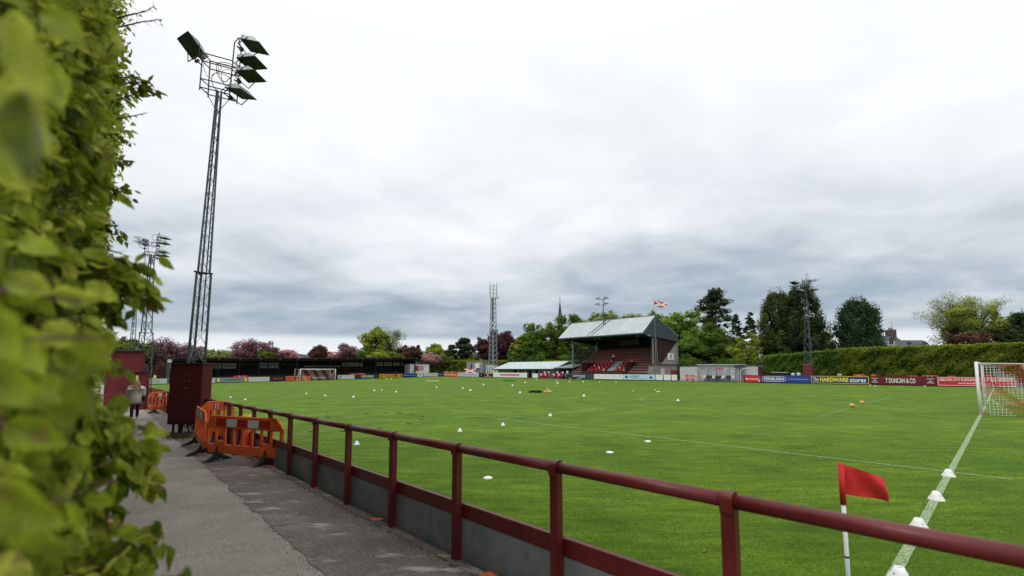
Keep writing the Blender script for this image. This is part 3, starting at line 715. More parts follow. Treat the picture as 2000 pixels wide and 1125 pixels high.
# ------------------------------------------------------------------ perimeter boards
U = Vector((CT, ST, 0)); VV = Vector((-ST, CT, 0))
WH = 1.02
def side_wall(A, b0, b1, m, name, lab, H=WH, zoff=0.0):
    r = empty(name, W(A, (b0+b1)/2, gz(A, (b0+b1)/2)), TH, lab, 'wall')
    mb = MB(); c = 0
    n = max(1, int(abs(b1-b0)/6))
    for k in range(n):
        x0 = b0+(b1-b0)*k/n; x1 = b0+(b1-b0)*(k+1)/n-.005; z = gz(A, (x0+x1)/2)-r.location.z
        mb.bb(0, .12, x0-(b0+b1)/2, x1-(b0+b1)/2, z-.3, z+H)
    mb.build('wall_panels', m, r)
    return r
def mk_board(P, xd, w, z0, z1, m, lab, frame=None, group='advertising boards around the pitch', decor=(), name='advertising_board', post=True):
    xd = Vector(xd).normalized(); ang = math.atan2(xd.y, xd.x)
    r = empty(name, (P.x, P.y, z0), ang, lab, 'advertising board', group); h = z1-z0
    MB().bb(0, w, 0, .05, 0, h).build('panel', m, r)
    if frame:
        mb = MB(); t = .05
        for q in ((0, w, 0, t), (0, w, h-t, h), (0, t, t+.001, h-t-.001), (w-t, w, t+.001, h-t-.001)): mb.bb(q[0], q[1], -.012, -.001, q[2], q[3])
        mb.build('frame', frame, r)
    for d in decor:
        k = d[0]
        if k == 'rect':
            _, x0, x1, y0, y1, mm = d; MB().bb(x0*w, x1*w, -.011, -.0012, y0*h, y1*h).build('printed_block', mm, r)
        elif k == 'text':
            _, s, x0, x1, y0, y1, mm, bold = d
            lettering(s, Vector((P.x, P.y, z0))+xd*(x0*w)+Vector((0, 0, y0*h)), xd, (x1-x0)*w, (y1-y0)*h, mm, r, bold, lift=.0165)
        elif k == 'oval':
            _, x0, x1, y0, y1, mm, th = d; mb = MB(); n = 32; cx, cy, rx, ry = (x0+x1)/2*w, (y0+y1)/2*h, (x1-x0)/2*w, (y1-y0)/2*h
            def sp_(t, e): c_, s_ = math.cos(t), math.sin(t); return (cx+(rx-e)*math.copysign(abs(c_)**.45, c_), cy+(ry-e)*math.copysign(abs(s_)**.7, s_))
            for i in range(n):
                a0, a1 = 2*math.pi*i/n, 2*math.pi*(i+1)/n; p = [sp_(a0, 0), sp_(a1, 0), sp_(a1, th), sp_(a0, th)]
                mb.quad(*[(x, -.0125, y) for x, y in p])
            mb.build('outline', mm, r)
        elif k == 'circle':
            _, x, y, rad, mm = d; mb = MB(); ring = [(x*w+rad*math.cos(q), -.012, y*h+rad*math.sin(q)) for q in [i*2*math.pi/20 for i in range(20)]]; mb.quad(*ring); mb.build('roundel', mm, r)
        elif k == 'diamond':
            _, x, y, rad, mm = d; mb = MB(); mb.quad((x*w-rad, -.012, y*h), (x*w, -.012, y*h-rad*.8), (x*w+rad, -.012, y*h), (x*w, -.012, y*h+rad*.8)); mb.build('logo', mm, r)
    return r
def side_board(px0, px1, m, lab, decor=(), frame=None, A=64.0, lo=.10, hi=1.0):
    b0, b1 = bon(A, px0, .9), bon(A, px1, .9); g = gz(A, (b0+b1)/2)
    P = W(A-.07, b0, g); return mk_board(P, -VV, b0-b1-.02, g+lo, g+hi, m, lab, frame, decor=decor)
def end_board(px0, px1, m, lab, decor=(), frame=None, B=101.0, lo=.10, hi=1.0):
    a0, a1 = aon(B, px0, .4), aon(B, px1, .4); g = gz((a0+a1)/2, B)
    P = W(a0, B-.07, g); return mk_board(P, U, a1-a0-.02, g+lo, g+hi, m, lab, frame, decor=decor)
TXW = mat('white lettering', (.8, .8, .8), .5, .03, 5); TXY = mat('yellow lettering', (.78, .66, .05), .5, .03, 5); TXK = mat('black lettering', (.02, .02, .02), .6, .05, 5)
TXB = mat('blue lettering', (.05, .12, .4), .5, .05, 5); TXO = mat('orange lettering', (.75, .22, .05), .5, .05, 5)
br0 = bon(64, 1452, 1); 
side_wall(64, br0, -22, MARB, 'boundary_wall', 'long low maroon wall carrying boards along the right side of the pitch', 1.06)
ms = MB(); 
side_board(1455, 1485.5, REDB, 'small red board with white web handle at the left end of the maroon wall', [('text', '@brechincityfc', .04, .92, .28, .62, TXW, .02), ('rect', .88, .98, .05, .3, OFFW)])
side_board(1486, 1583.5, BLUE, 'blue board reading FERBURN in a white oval', [('oval', .03, .53, .1, .92, TXW, .045), ('text', 'FERBURN', .075, .485, .30, .72, TXW, .025), ('text', 'WOOD ENGINEERING', .12, .44, .14, .22, TXW, 0), ('text', 'www.ferburnengineering.co.uk', .58, .96, .42, .6, TXW, .0)])
side_board(1584.5, 1697.5, NAVY, 'navy board with yellow frame reading The HARDWARE stores', [('text', 'The', .035, .14, .38, .8, TXW, .01), ('rect', .035, .145, .26, .32, TXW), ('text', 'HARDWARE', .165, .665, .22, .8, TXY, .045), ('text', 'stores', .69, .955, .2, .72, TXW, .02)], TXY)
side_board(1699, 1830.5, MARB, 'maroon board reading T DUNCAN & CO', [('text', 'T DUNCAN & CO', .25, .70, .2, .82, TXW, .015)]+[('rect', x0+.0, x0+.10, y, y+.06, TXW) for x0 in (.03, .86) for y in (.25, .74)]+[('rect', x0+.02, x0+.08, .42, .47, TXW) for x0 in (.03, .86)]+[('rect', x0+.045, x0+.055, .53, .62, TXW) for x0 in (.03, .86)])
side_board(1831.5, 1984, REDB, 'long red board with white border advertising the supporters club online shop', [('text', 'BRECHIN CITY SUPPORTERS CLUB ONLINE SHOP', .03, .97, .55, .84, TXW, .02), ('text', 'www.brechincity.com', .28, .70, .14, .42, TXW, .02)], TXW)
# boards before the stand and clubhouse (left to right)
side_board(867, 892.5, ORB, 'orange red board left of the white board near the far corner flag', [('text', 'Brechin Radio Taxis', .06, .94, .35, .65, TXW, .01)])
side_board(893, 919.5, OFFW, 'white board with blue lettering next to the orange red board', [('text', 'I', .03, .06, .3, .8, TXK, .02), ('text', 'J&K MACHINERY', .15, .95, .35, .65, TXB, .01)])
side_board(920, 935.5, OFFW, 'short white board with black lettering left of the dark logo board', [('text', 'Norrie', .1, .9, .35, .7, TXK, .01)])
side_board(936.5, 944.5, BLACKP, 'small black board with a pale logo', [('diamond', .5, .5, .35, DIMB)])
side_board(945.5, 961.5, MARB, 'maroon board with thin white cross beside the tower base', [('rect', .04, .96, .08, .13, TXW), ('rect', .04, .96, .87, .92, TXW), ('rect', .46, .54, .2, .8, TXW)])
side_board(963.5, 1030, WHITE, 'long white board with a red strip of lettering before the clubhouse', [('rect', .23, .78, .36, .72, REDB), ('text', 'THE HARDWARE STORES', .26, .75, .46, .64, TXW, .01)], hi=1.15)
side_board(1040, 1051, WHITE, 'plain short white board standing alone before the clubhouse door', hi=1.0)
side_board(1106, 1160, DKGR, 'black board reading GLENCADAM before the grandstand', [('text', 'GLENCADAM', .26, .70, .42, .78, TXW, .02), ('rect', .5, .7, .2, .3, LTBL), ('rect', .76, .98, .12, .9, mat('board teal', (.02, .07, .07), .5, .1, 2)), ('rect', .1, .22, -.02, .04, TXW), ('rect', .4, .55, -.02, .04, TXW)])
side_board(1160.5, 1217.5, WHITE, 'white board with faint grey lettering before the grandstand', [('text', s, x, x+.03, .55, .72, GREYB, .01) for s, x in (('r', .18), ('c', .42), ('v', .66), ('i', .88))])
side_board(1218, 1280, LTBL, 'pale blue board with blue diamonds reading ACRAIG', [('diamond', .1, .5, .33, BLUE), ('diamond', .88, .45, .33, BLUE), ('text', 'A.CRAIG', .22, .52, .42, .82, TXK, .0), ('text', 'PAINTING & DECORATING', .3, .72, .2, .3, TXB, .0)])
side_board(1281, 1295.5, WHITE, 'first of three blank white boards right of the pale blue board'); side_board(1297, 1310.5, WHITE, 'middle one of three blank white boards before the stand end'); side_board(1312, 1323, WHITE, 'last blank white board at the end of the stand line')
# far end boards behind the far goal
side = side_wall
eb0, eb1 = aon(101.15, 285, .4), aon(101.15, 866, .4)
rw = empty('boundary_wall', W((eb0+eb1)/2, 101.1, 0), TH, 'low black wall carrying boards behind the far goal', 'wall'); mb = MB()
for k in range(12):
    x0 = eb0+(eb1-eb0)*k/12; x1 = eb0+(eb1-eb0)*(k+1)/12-.01; m_ = (eb0+eb1)/2; z = gz((x0+x1)/2, 101); mb.bb(x0-m_, x1-m_, 0, .12, z-.4, z+1.03)
mb.build('wall_panels', BLACKP, rw)
rw = empty('boundary_wall', W(64.1, 80, 0), TH, 'low dark wall behind the boards before clubhouse and grandstand', 'wall'); mb = MB()
for x0, x1 in ((bon(64, 1323.5), bon(64, 1107)), (bon(64, 1030), 101)):
    for k in range(6):
        y0 = x0+(x1-x0)*k/6; y1 = x0+(x1-x0)*(k+1)/6-.01; z = gz(64, (y0+y1)/2); mb.bb(0, .12, y0-80, y1-80, z-.4, z+.99)
mb.build('wall_panels', BLACKP, rw)
end_board(286, 327, OFFW, 'long white board left of the red cabinet', [('text', 'BLACKHALL', .1, .6, .35, .65, GREYB, .01)])
end_board(396, 421, OFFW, 'white board with black lettering just right of the red cabinet', [('text', 'JM RAY', .2, .85, .45, .75, TXK, .03)])
end_board(422.5, 484, GREYB, 'grey board with yellow ends and dark lettering', [('rect', .02, .1, .1, .9, YEL), ('rect', .9, .98, .1, .9, YEL), ('text', 'www.jtc.co.uk', .28, .78, .35, .7, TXK, .02)])
end_board(485, 526.5, OFFW, 'plain pale board with faint grey lettering', [('text', 'Montrose Rope & Sail', .15, .85, .4, .6, GREYB, 0)], frame=LTBL)
end_board(528, 557.5, BLACKP, 'black board with orange lettering left of the far goal', [('text', 'OPEN 7 DAYS', .18, .82, .4, .65, TXO, .01)])
end_board(558, 607, ORB, 'orange board partly behind the far goal post', [('text', 'BELL', .05, .28, .3, .7, MARB, .02), ('rect', .33, .62, .22, .78, BLACKP), ('text', 'TAXIS', .37, .58, .38, .6, TXO, .01), ('text', 'www.taxis', .66, .95, .35, .6, MARB, 0)])
end_board(608, 657.5, BLACKP, 'black board reading Chase de Vere behind the far goal', [('text', 'Chase de Vere', .03, .56, .35, .78, TXW, .01), ('rect', .63, .93, .55, .6, GREYB), ('rect', .63, .93, .38, .42, GREYB)])
end_board(659.5, 692, OFFW, 'white board with a ring emblem right of the far goal', [('circle', .13, .5, .3, GREYB), ('circle', .13, .5, .2, OFFW), ('rect', .27, .285, .05, .95, GREYB), ('text', 'D. COURTNEY', .4, .85, .42, .58, GREYB, 0)])
end_board(693, 739.5, DKGR, 'dark board with white GLENCADAM lettering behind the far end', [('text', 'GLENCADAM', .26, .78, .42, .82, TXW, .02), ('rect', .3, .74, .16, .24, LTBL)])
end_board(740.5, 785, AMB, 'amber board with black lettering at the far end', [('text', 'PARTS FOR TRACTORS', .17, .66, .5, .72, TXK, .01), ('rect', .27, .6, .25, .32, TXK), ('diamond', .08, .5, .28, TXK), ('diamond', .93, .5, .28, TXK)])
end_board(785.5, 814, NAVY, 'navy board with pale lettering right of the amber board', [('text', 'STRACATHRO HOTEL', .06, .95, .42, .62, LTBL, .01)])
end_board(814.5, 826, OFFW, 'short white board right of the navy board', [('text', 'COUPER', .15, .85, .4, .65, TXB, 0)])
end_board(827, 855, OFFW, 'long white board near the far corner', [('text', 'BRECHIN ENGINEERING', .08, .92, .4, .6, GREYB, 0)])
end_board(855.5, 866, NAVY, 'short navy board in the far corner', [('text', 'Mackie', .1, .9, .35, .7, LTBL, 0)])
# ------------------------------------------------------------------ covered terrace at the far end (shed)
SB, SD = 105.5, 6.5; sa0, sa1 = aon(SB, 333, 3), aon(SB, 812, 3)
zr = lambda a: zat(W(a, SB, 0).y, 699.2)
zg = lambda a: gz(a, 104)-.02
sh = empty('covered_terrace', W((sa0+sa1)/2, SB+3, 0), TH, 'long low covered standing terrace with dark interior behind the far goal', 'football stand')
def SQ(name, fn, m, nseg=1): 
    mb = MB(); fn(mb); return mb.build(name, m, sh, world=True)
def pris(mb, a0, a1, prof):                 # prof(a) -> list of (b,z)
    p0 = [W(a0, b, z) for b, z in prof(a0)]; p1 = [W(a1, b, z) for b, z in prof(a1)]; n = len(p0); i = len(mb.v); mb.v += [tuple(q) for q in p0+p1]
    for k in range(n): mb.f.append((i+k, i+(k+1) % n, i+n+(k+1) % n, i+n+k))
    mb.f.append(tuple(i+k for k in reversed(range(n)))); mb.f.append(tuple(i+n+k for k in range(n)))
SQ('roof', lambda mb: pris(mb, sa0-.4, sa1+.4, lambda a: [(SB-.6, zr(a)), (SB+SD+.3, zr(a)+.12), (SB+SD+.3, zr(a)+.02), (SB-.6, zr(a)-.1)]), mat('shed roof', (.05, .035, .03), .8, .4, 2))
SQ('fascia', lambda mb: pris(mb, sa0-.4, sa1+.4, lambda a: [(SB-.66, zr(a)+.04), (SB-.605, zr(a)+.04), (SB-.605, zr(a)-.16), (SB-.66, zr(a)-.16)]), mat('fascia maroon', (.06, .018, .016), .8, .4, 2))
SQ('beam', lambda mb: pris(mb, sa0, sa1, lambda a: [(SB, zr(a)-.12), (SB+.2, zr(a)-.12), (SB+.2, zr(a)-.62), (SB, zr(a)-.62)]), BLACKP)
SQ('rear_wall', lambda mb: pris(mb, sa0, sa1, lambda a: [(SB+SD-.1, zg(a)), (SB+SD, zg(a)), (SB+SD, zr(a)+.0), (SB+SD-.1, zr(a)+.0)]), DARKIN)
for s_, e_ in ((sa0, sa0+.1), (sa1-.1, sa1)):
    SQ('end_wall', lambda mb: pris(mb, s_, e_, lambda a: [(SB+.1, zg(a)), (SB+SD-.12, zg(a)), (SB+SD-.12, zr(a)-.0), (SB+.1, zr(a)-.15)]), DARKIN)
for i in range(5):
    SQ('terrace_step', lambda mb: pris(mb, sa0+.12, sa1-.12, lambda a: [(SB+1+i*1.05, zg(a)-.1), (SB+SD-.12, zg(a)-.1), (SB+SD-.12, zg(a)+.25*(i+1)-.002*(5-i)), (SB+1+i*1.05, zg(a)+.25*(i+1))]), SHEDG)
SQ('crush_barrier', lambda mb: pris(mb, sa0+.5, sa1-.5, lambda a: [(SB+.3, zg(a)+.0), (SB+.36, zg(a)+.0), (SB+.36, zg(a)+.85), (SB+.3, zg(a)+.85)]), mat('shed low wall', (.07, .06, .055), .8, .3, 2))
npst = 15
for i in range(npst):
    a = sa0+.2+(sa1-sa0-.4)*i/(npst-1); mb = MB(); c = W(a, SB+.1, 0); mb.tube((c.x, c.y, zg(a)), (c.x, c.y, zr(a)-.1), .075, n=8); mb.build('post', BLACKP, sh, world=True)
    mb = MB(); c2 = W(a+.9, SB+.1, zr(a)-.15); mb.tube((c.x, c.y, zr(a)-1.0), c2, .04); mb.build('brace', BLACKP, sh, world=True)
    mb = MB(); c = W(a, SB-.63, zr(a)-.2); mb.box(c, (.35, .12, .1), rz=TH); mb.build('gutter_bracket', DIMB, sh, world=True)
for (x0, x1, y0, y1, txt) in ((395, 417, 709, 720.5, 'CITY'), (419, 432.5, 709, 720, ''), (434, 462, 709, 720, 'Brechin'), (507, 523, 708.5, 719, 'STEELS'), (525, 545, 708.5, 719, 'TORNADO'), (594, 630, 714.7, 716.5, ''), (632, 666, 714.7, 716.5, ''), (669, 679, 708, 715.5, 'A'), (680, 701, 707.5, 715.5, 'MITCHELL'), (702.5, 709, 708, 715.5, ''), (736, 748, 707, 714.5, 'A'), (750, 766, 707, 714.5, 'PRINT'), (768, 781, 707, 714.5, ''), (783, 797, 707, 714.5, 'JOINERY')):
    a0, a1 = aon(SB+SD-.3, x0, 2.8), aon(SB+SD-.3, x1, 2.8); Y = W((a0+a1)/2, SB+SD-.3, 0).y; z0, z1 = zat(Y, y1), zat(Y, y0)
    P = W(a0, SB+SD-.2, z0); b_ = MB(); 
    for q in (0,): pass
    m_ = MB(); p1 = W(a1, SB+SD-.2, z0); m_.quad(P, p1, p1+Vector((0, 0, z1-z0)), P+Vector((0, 0, z1-z0))); o = m_.build('sign_panel', mat('pale sign', (.52, .54, .50), .6, .4, 1.5), sh, world=True)
    if txt: lettering(txt, P-VV*.03+U*.2*(a1-a0)+Vector((0, 0, (z1-z0)*.3)), U, (a1-a0)*.55, (z1-z0)*.35, SHEDG, sh)
for (x0, x1, y0, y1, txt) in ((465, 505, 709, 717, 'COLIN M.SMITH'), (550, 583, 709, 716.5, 'RED LION INN')):
    a0, a1 = aon(SB+SD-.3, x0, 2.8), aon(SB+SD-.3, x1, 2.8); Y = W((a0+a1)/2, SB+SD-.3, 0).y; z0, z1 = zat(Y, y1), zat(Y, y0)
    lettering(txt, W(a0, SB+SD-.2, z0+(z1-z0)*.4), U, a1-a0, (z1-z0)*.55, DIMB, sh, .01)
# round clock / dish at left corner and gable sign
c = W(sa0-.2, SB-.4, 0); Yc = c.y; mb = MB(); mb.tube(Vector((c.x, c.y, zat(Yc, 705)))-VV*.05, Vector((c.x, c.y, zat(Yc, 705)))+VV*.05, .38, n=20); mb.build('clock', OFFW, sh, world=True)
c = W(sa0+.4, SB-.1, 0); mb = MB(); mb.box((c.x, c.y, zat(Yc, 716)), (1.0, .06, 1.0), rz=TH); mb.build('sign_panel', DIMB, sh, world=True)
# white hut with checkered sign right of the shed
ha0, ha1 = aon(106, 801, 1.5), aon(106, 838, 1.5); hb = W(ha0, 106, gz(ha0, 106)); Yh = hb.y+2
h = empty('white_hut', hb, TH, 'small white hut with a red and black checkered sign beside the covered terrace', 'hut'); hw_ = ha1-ha0; hh_ = zat(Yh, 711)-hb.z
MB().bb(0, hw_, 0, 3, 0, hh_).build('wall', WHITE, h); MB().bb(-.15, hw_+.15, -.2, 3.2, hh_+.003, hh_+.16).build('roof', BRN, h)
MB().bb(hw_*.05, hw_*.45, -.03, -.002, hh_*.42, hh_*.48).build('rail', GREYB, h)
mb = MB().bb(hw_*.24, hw_*.70, -.04, -.003, hh_*.5, hh_*.86); sg = mb.build('sign', REDB, h)
for i in range(6):
    for j in range(3):
        if (i+j) % 2: MB().bb(hw_*(.25+.075*i), hw_*(.25+.075*(i+1)), -.055, -.042, hh_*(.5+.12*j), hh_*(.5+.12*(j+1))).build('check', NAVY if i < 2 else OFFW, sg)
# ------------------------------------------------------------------ main grandstand
gbR, gbL = bon(68, 1276, 3.2), bon(68, 1119.6, 3.2); g0 = gz(66, 50)
GY = W(68, gbR, 0).y; GYL = W(68, gbL, 0).y
st = empty('grandstand', W(68, (gbR+gbL)/2, g0), TH, 'old grandstand with pale green sheet roof, red seats and blue grey gable', 'football stand')
def Gp(a, b, z): return W(a, b, z)
def gbuild(name, fn, m, parent=None):
    mb = MB(); fn(mb); o = mb.build(name, m, st, world=True); return o
def boxab(mb, a0, a1, b0, b1, z0, z1):
    v = [W(a, b, z) for a in (a0, a1) for b in (b0, b1) for z in (z0, z1)]; i = len(mb.v); mb.v += [tuple(x) for x in v]
    for q in ((0,1,3,2),(4,6,7,5),(0,4,5,1),(2,3,7,6),(0,2,6,4),(1,5,7,3)): mb.f.append(tuple(i+k for k in q))
ze = zat(W(64, gbR, 0).y, 650.5); zrg = zat(W(68.2, gbR, 0).y, 617.5); zbk = zat(W(76.3, gbR, 0).y, 655.5)
eR, eL = gbR-.5, gbL+.4
def roofs(mb):
    T = .09
    for (a0, z0), (a1, z1) in (((64, ze), (68.2, zrg)), ((68.2, zrg), (76.4, zbk))):
        pv = [W(a0, eR, z0), W(a1, eR, z1), W(a1, eL, z1), W(a0, eL, z0)]; up = [p+Vector((0, 0, T)) for p in pv]; i = len(mb.v); mb.v += [tuple(x) for x in pv+up]
        mb.f += [(i, i+1, i+2, i+3), (i+4, i+5, i+6, i+7), (i, i+1, i+5, i+4), (i+1, i+2, i+6, i+5), (i+2, i+3, i+7, i+6), (i+3, i, i+4, i+7)]
gbuild('roof', roofs, ROOFG)
def ribs(mb):
    nb = 26
    for k in range(nb+1):
        b = eR+(eL-eR)*k/nb; mb.tube(W(64, b, ze+.10), W(68.2, b, zrg+.10), .018, n=4)
gbuild('roof_ribs', ribs, ROOFG2)
def seam(mb):
    for b in (bon(66, 1160), bon(66, 1168)): mb.tube(W(64, b, ze+.12), W(68.1, b-1.6, zrg+.12), .06, n=4)
gbuild('roof_seam', seam, mat('dark seam', (.10, .12, .11), .8, .3, 3))
gbuild('ridge_cap', lambda mb: mb.tube(W(68.2, eR, zrg+.1), W(68.2, eL, zrg+.1), .10, n=6), mat('ridge', (.2, .25, .25), .7, .3, 3))
gbuild('gutter', lambda mb: boxab(mb, 63.9, 64.1, eR, eL, ze-.22, ze-.003), mat('gutter dark', (.03, .045, .045), .7, .3, 3))
# right gable cladding: closed triangle
gz0 = ze-.05
def gable(mb, b, zlow=None):
    t = .08
    poly = [(64.05, ze-.02), (68.2, zrg-.02), (76.3, zbk-.02), (76.3, zbk-1.2), (68.2, ze-.45), (66, ze-.5)]
    for s in (0, t): pass
    i = len(mb.v); n = len(poly)
    for bb_ in (b, b+t):
        for a, z in poly: mb.v.append(tuple(W(a, bb_, z)))
    for k in range(n): mb.f.append((i+k, i+(k+1) % n, i+n+(k+1) % n, i+n+k))
    mb.f.append(tuple(i+k for k in range(n))); mb.f.append(tuple(i+n+k for k in range(n)))
gbuild('gable', lambda mb: gable(mb, gbR-.45), GABLE); gbuild('gable', lambda mb: gable(mb, gbL+.3), GABLE)
def gribs(mb):
    for k in range(24):
        a = 64.5+k*.5; zt_ = ze+(zrg-ze)*(a-64)/4.2 if a < 68.2 else zrg+(zbk-zrg)*(a-68.2)/8.1
        zb_ = ze-.4 if a < 68.2 else ze-.45+(zbk-1.2-ze+.45)*(a-68.2)/8.1
        mb.tube(W(a, gbR-.46, zb_), W(a, gbR-.46, zt_-.1), .02, n=4)
gbuild('gable_ribs', gribs, mat('gable rib', (.035, .06, .065), .6, .3, 2))
zc = zat(GY, 713)                          # top of the base blocks
for b, a in ((gbR, 68), (gbR-.25, 76.2), (gbL, 68), (gbL+.2, 76.2), (gbR+6, 68), (gbR+12.2, 68)):
    if b in (gbR+6, gbR+12.2): continue
    gbuild('column', lambda mb: boxab(mb, a-.14, a+.14, b-.14, b+.14, (zc if abs(b-gbR) < 1 else g0+.0), ze+.25 if a < 70 else zbk), GALV)
gbuild('drain_pipe', lambda mb: mb.path([W(67.8, gbR-.55, ze-.3), W(68.3, gbR-.6, ze-1.0), W(68.1, gbR-.6, ze-1.6), W(68.5, gbR-.6, zc+.3), W(76, gbR-.6, zc+.25)], .06, 6), GALV)
gbuild('rear_wall', lambda mb: boxab(mb, 76.2, 76.3, gbR, gbL, g0, zbk-.1), DARKIN)
gbuild('underside', lambda mb: boxab(mb, 66.2, 76.1, gbR+.2, gbL-.2, ze-.12, ze-.06), DARKIN)
gbuild('truss', lambda mb: [mb.tube(W(64.3, b, ze-.1), W(68, b, ze-.9), .07) for b in np.linspace(gbR+.3, gbL-.3, 6)], DARKST)
# right side wall: timber slats on the lower front triangle and beige panel behind
def slats(mb):
    for k in range(17):
        a = 68.4+k*.46; zt_ = ze-.5+(zbk-1.2-ze+.5)*(a-68.4)/7.9; zb_ = zc+.2
        mid = zc+.3+(a-69.6)*.62 if a > 69.6 else zc+.2
        mb.tube(W(a, gbR-.2, max(zb_, mid)), W(a, gbR-.2, zt_), .06, n=4)
gbuild('side_slats', slats, BRN)
gbuild('side_backing', lambda mb: mb.quad(W(68.2, gbR-.12, zc+.2), W(76.1, gbR-.12, zc+.2), W(76.1, gbR-.12, zbk-1.1), W(68.2, gbR-.12, ze-.5)), mat('slat backing', (.04, .03, .028), .8, .3, 2))
gbuild('side_panel', lambda mb: mb.quad(W(70.2, gbR-.28, zc+.16), W(76.1, gbR-.28, zc+.16), W(76.1, gbR-.28, zbk-1.25)), RENDERW)
Yp = W(73.5, gbR, 0).y
def crest(mb): boxab(mb, 72.6, 74.7, gbR-.36, gbR-.29, zat(Yp, 703), zat(Yp, 690))
sgn = gbuild('crest_sign', crest, WHITE)
zz = zat(Yp, 696.5); mb = MB(); cc = W(73.65, gbR-.375, zz)
for rr, zz_, ss in ((.33, 0, 1.2), (.2, .1, 1.0), (.12, .25, 1)):
    mb.path([cc+U*(rr*math.cos(q))+Vector((0, 0, zz_*.5+rr*ss*math.sin(q))) for q in [i*2*math.pi/16 for i in range(17)]], .035, 4)
mb.build('crest', GREYB, st, world=True)
# base block at right end
baseR = bon(68, 1273, 2.0)
gbuild('base_block', lambda mb: boxab(mb, 67.3, 77, gbR-.6, gbR+.6, g0-.3, zc), RENDERW)
gbuild('base_coping', lambda mb: boxab(mb, 67.1, 77.2, gbR-.75, gbR+.7, zc+.003, zc+.16), mat('coping brown', (.13, .05, .04), .8, .2, 2))
gbuild('red_door', lambda mb: boxab(mb, 72.9, 75.6, gbR-.66, gbR-.605, g0, zat(Yp, 723)), mat('door red', (.28, .03, .03), .6, .2, 3))
gbuild('white_door', lambda mb: boxab(mb, 69.4, 70.6, gbR-.66, gbR-.605, g0, zat(GY+1, 720)), OFFW)
gbuild('base_block', lambda mb: boxab(mb, 67.3, 76, gbL-.2, gbL+.3, g0-.3, zc*.45), RENDERW)
# left end glazed screen
def screen(mb):
    for k in range(13): mb.tube(W(68+k*.62, gbL+.1, g0+1.0), W(68+k*.62, gbL+.1, ze-.1), .08, n=4)
    for k in range(8): z = zc-1.2+k*(ze-zc+1.0)/7; mb.tube(W(68, gbL+.1, z), W(75.9, gbL+.1, z), .07, n=4)
gbuild('glazing_bars', screen, DARKST)
gbuild('bright_panes', lambda mb: [mb.quad(W(73.2+k*.45, gbL+.05, ze-2.3), W(73.5+k*.45, gbL+.05, ze-2.3), W(73.5+k*.45, gbL+.05, ze-1.0), W(73.2+k*.45, gbL+.05, ze-1.0)) for k in range(6)], OFFW)
# terracing
NR = 11
def zrow(k): return g0+1.0+k*.47
def arow(k): return 66.3+k*.86
inner = (bon(70, 1158, 3), bon(70, 1243, 3)); bA, bB = inner
for k in range(NR):
    for (b0, b1) in ((gbR+.25, bB), (bA, gbL-.25)) if k < 5 else ((gbR+.25, gbL-.25),):
        gbuild('terrace_step', lambda mb: boxab(mb, arow(k), arow(k)+(.86 if k < NR-1 else 1.2), b0, b1, g0-.2, zrow(k)), CONC if k < 5 else mat('terrace dark', (.07, .055, .05), .85, .2, 2))
        gbuild('bench', lambda mb: boxab(mb, arow(k)+.35, arow(k)+.62, b0+.3, b1-.3, zrow(k)+.30, zrow(k)+.36), BTOP)
        gbuild('step_nosing', lambda mb: boxab(mb, arow(k)-.015, arow(k)-.001, b0+.01, b1-.01, zrow(k)-.13, zrow(k)-.002), SEDGE if k < 5 else BTOP)
        gbuild('bench_riser', lambda mb: boxab(mb, arow(k)+.60, arow(k)+.63, b0+.3, b1-.3, zrow(k)+.02, zrow(k)+.295), REDBENCH)
# centre block raised box with two bright seat blocks and a stair
zcb = zat(W(67.5, 50, 0).y, 724)
gbuild('centre_wall', lambda mb: boxab(mb, 66.3, 66.5, bB+.2, bA-.2, g0-.2, zcb), mat('centre brown', (.07, .025, .02), .7, .25, 2))
gbuild('centre_wall', lambda mb: boxab(mb, 66.25, 71.5, bB-.05, bB+.15, g0-.2, zcb+1.6), mat('centre brown', (.07, .025, .02), .7, .25, 2))
gbuild('centre_wall', lambda mb: boxab(mb, 66.25, 71.5, bA-.15, bA+.05, g0-.2, zcb+1.6), mat('centre brown', (.07, .025, .02), .7, .25, 2))
for k in range(5):
    gbuild('terrace_step', lambda mb: boxab(mb, 66.6+k*.95, 67.55+k*.95, bB+.2, bA-.2, g0-.2, zcb-.4+k*.42), mat('step dark red', (.10, .03, .028), .8, .2, 2))
st0, st1 = bon(69, 1195, 3), bon(69, 1208, 3)
gbuild('stair', lambda mb: [boxab(mb, 66.4+j*.45, 66.9+j*.45, st1, st0, g0, zcb-.35+j*.24) for j in range(10)], mat('pale stair', (.42, .42, .42), .8, .2, 2))
gbuild('stair_rail', lambda mb: [mb.tube(W(66.4, x, zcb+.5), W(70.8, x, zcb+2.4), .04, n=5) for x in (st0, st1, (st0+st1)/2)], DARKST)
seat = None
def seat_geo():
    mb = MB(); mb.bb(0, .42, -.22, .22, .0, .05); mb.box((.44, 0, .22), (.05, .44, .42), ry=.15); return mb.build('seat', REDSEAT)
sm = seat_geo(); sm_me = sm.data; bpy.data.objects.remove(sm); sm_me2 = sm_me.copy(); sm_me2.materials.clear(); sm_me2.materials.append(mat('seat faded pink', (.60, .32, .30), .5, .2, 5))
ns = 0
for (b0, b1) in ((bB+.5, st1-.3), (st0+.3, bA-.5)):
    n = int((b1-b0)/.78)
    for k in range(5):
        for j in range(n):
            if ns >= 96: break
            o = link('seat', sm_me2 if (k+j*3) % 7 == 0 else sm_me, st); p = W(66.75+k*.95, b0+.3+j*(b1-b0)/n, zcb-.4+k*.42+.38)
            Mi = Matrix.Rotation(-TH, 3, 'Z') @ (p-st.location); o.location = Mi; ns += 1
print('seats', ns)
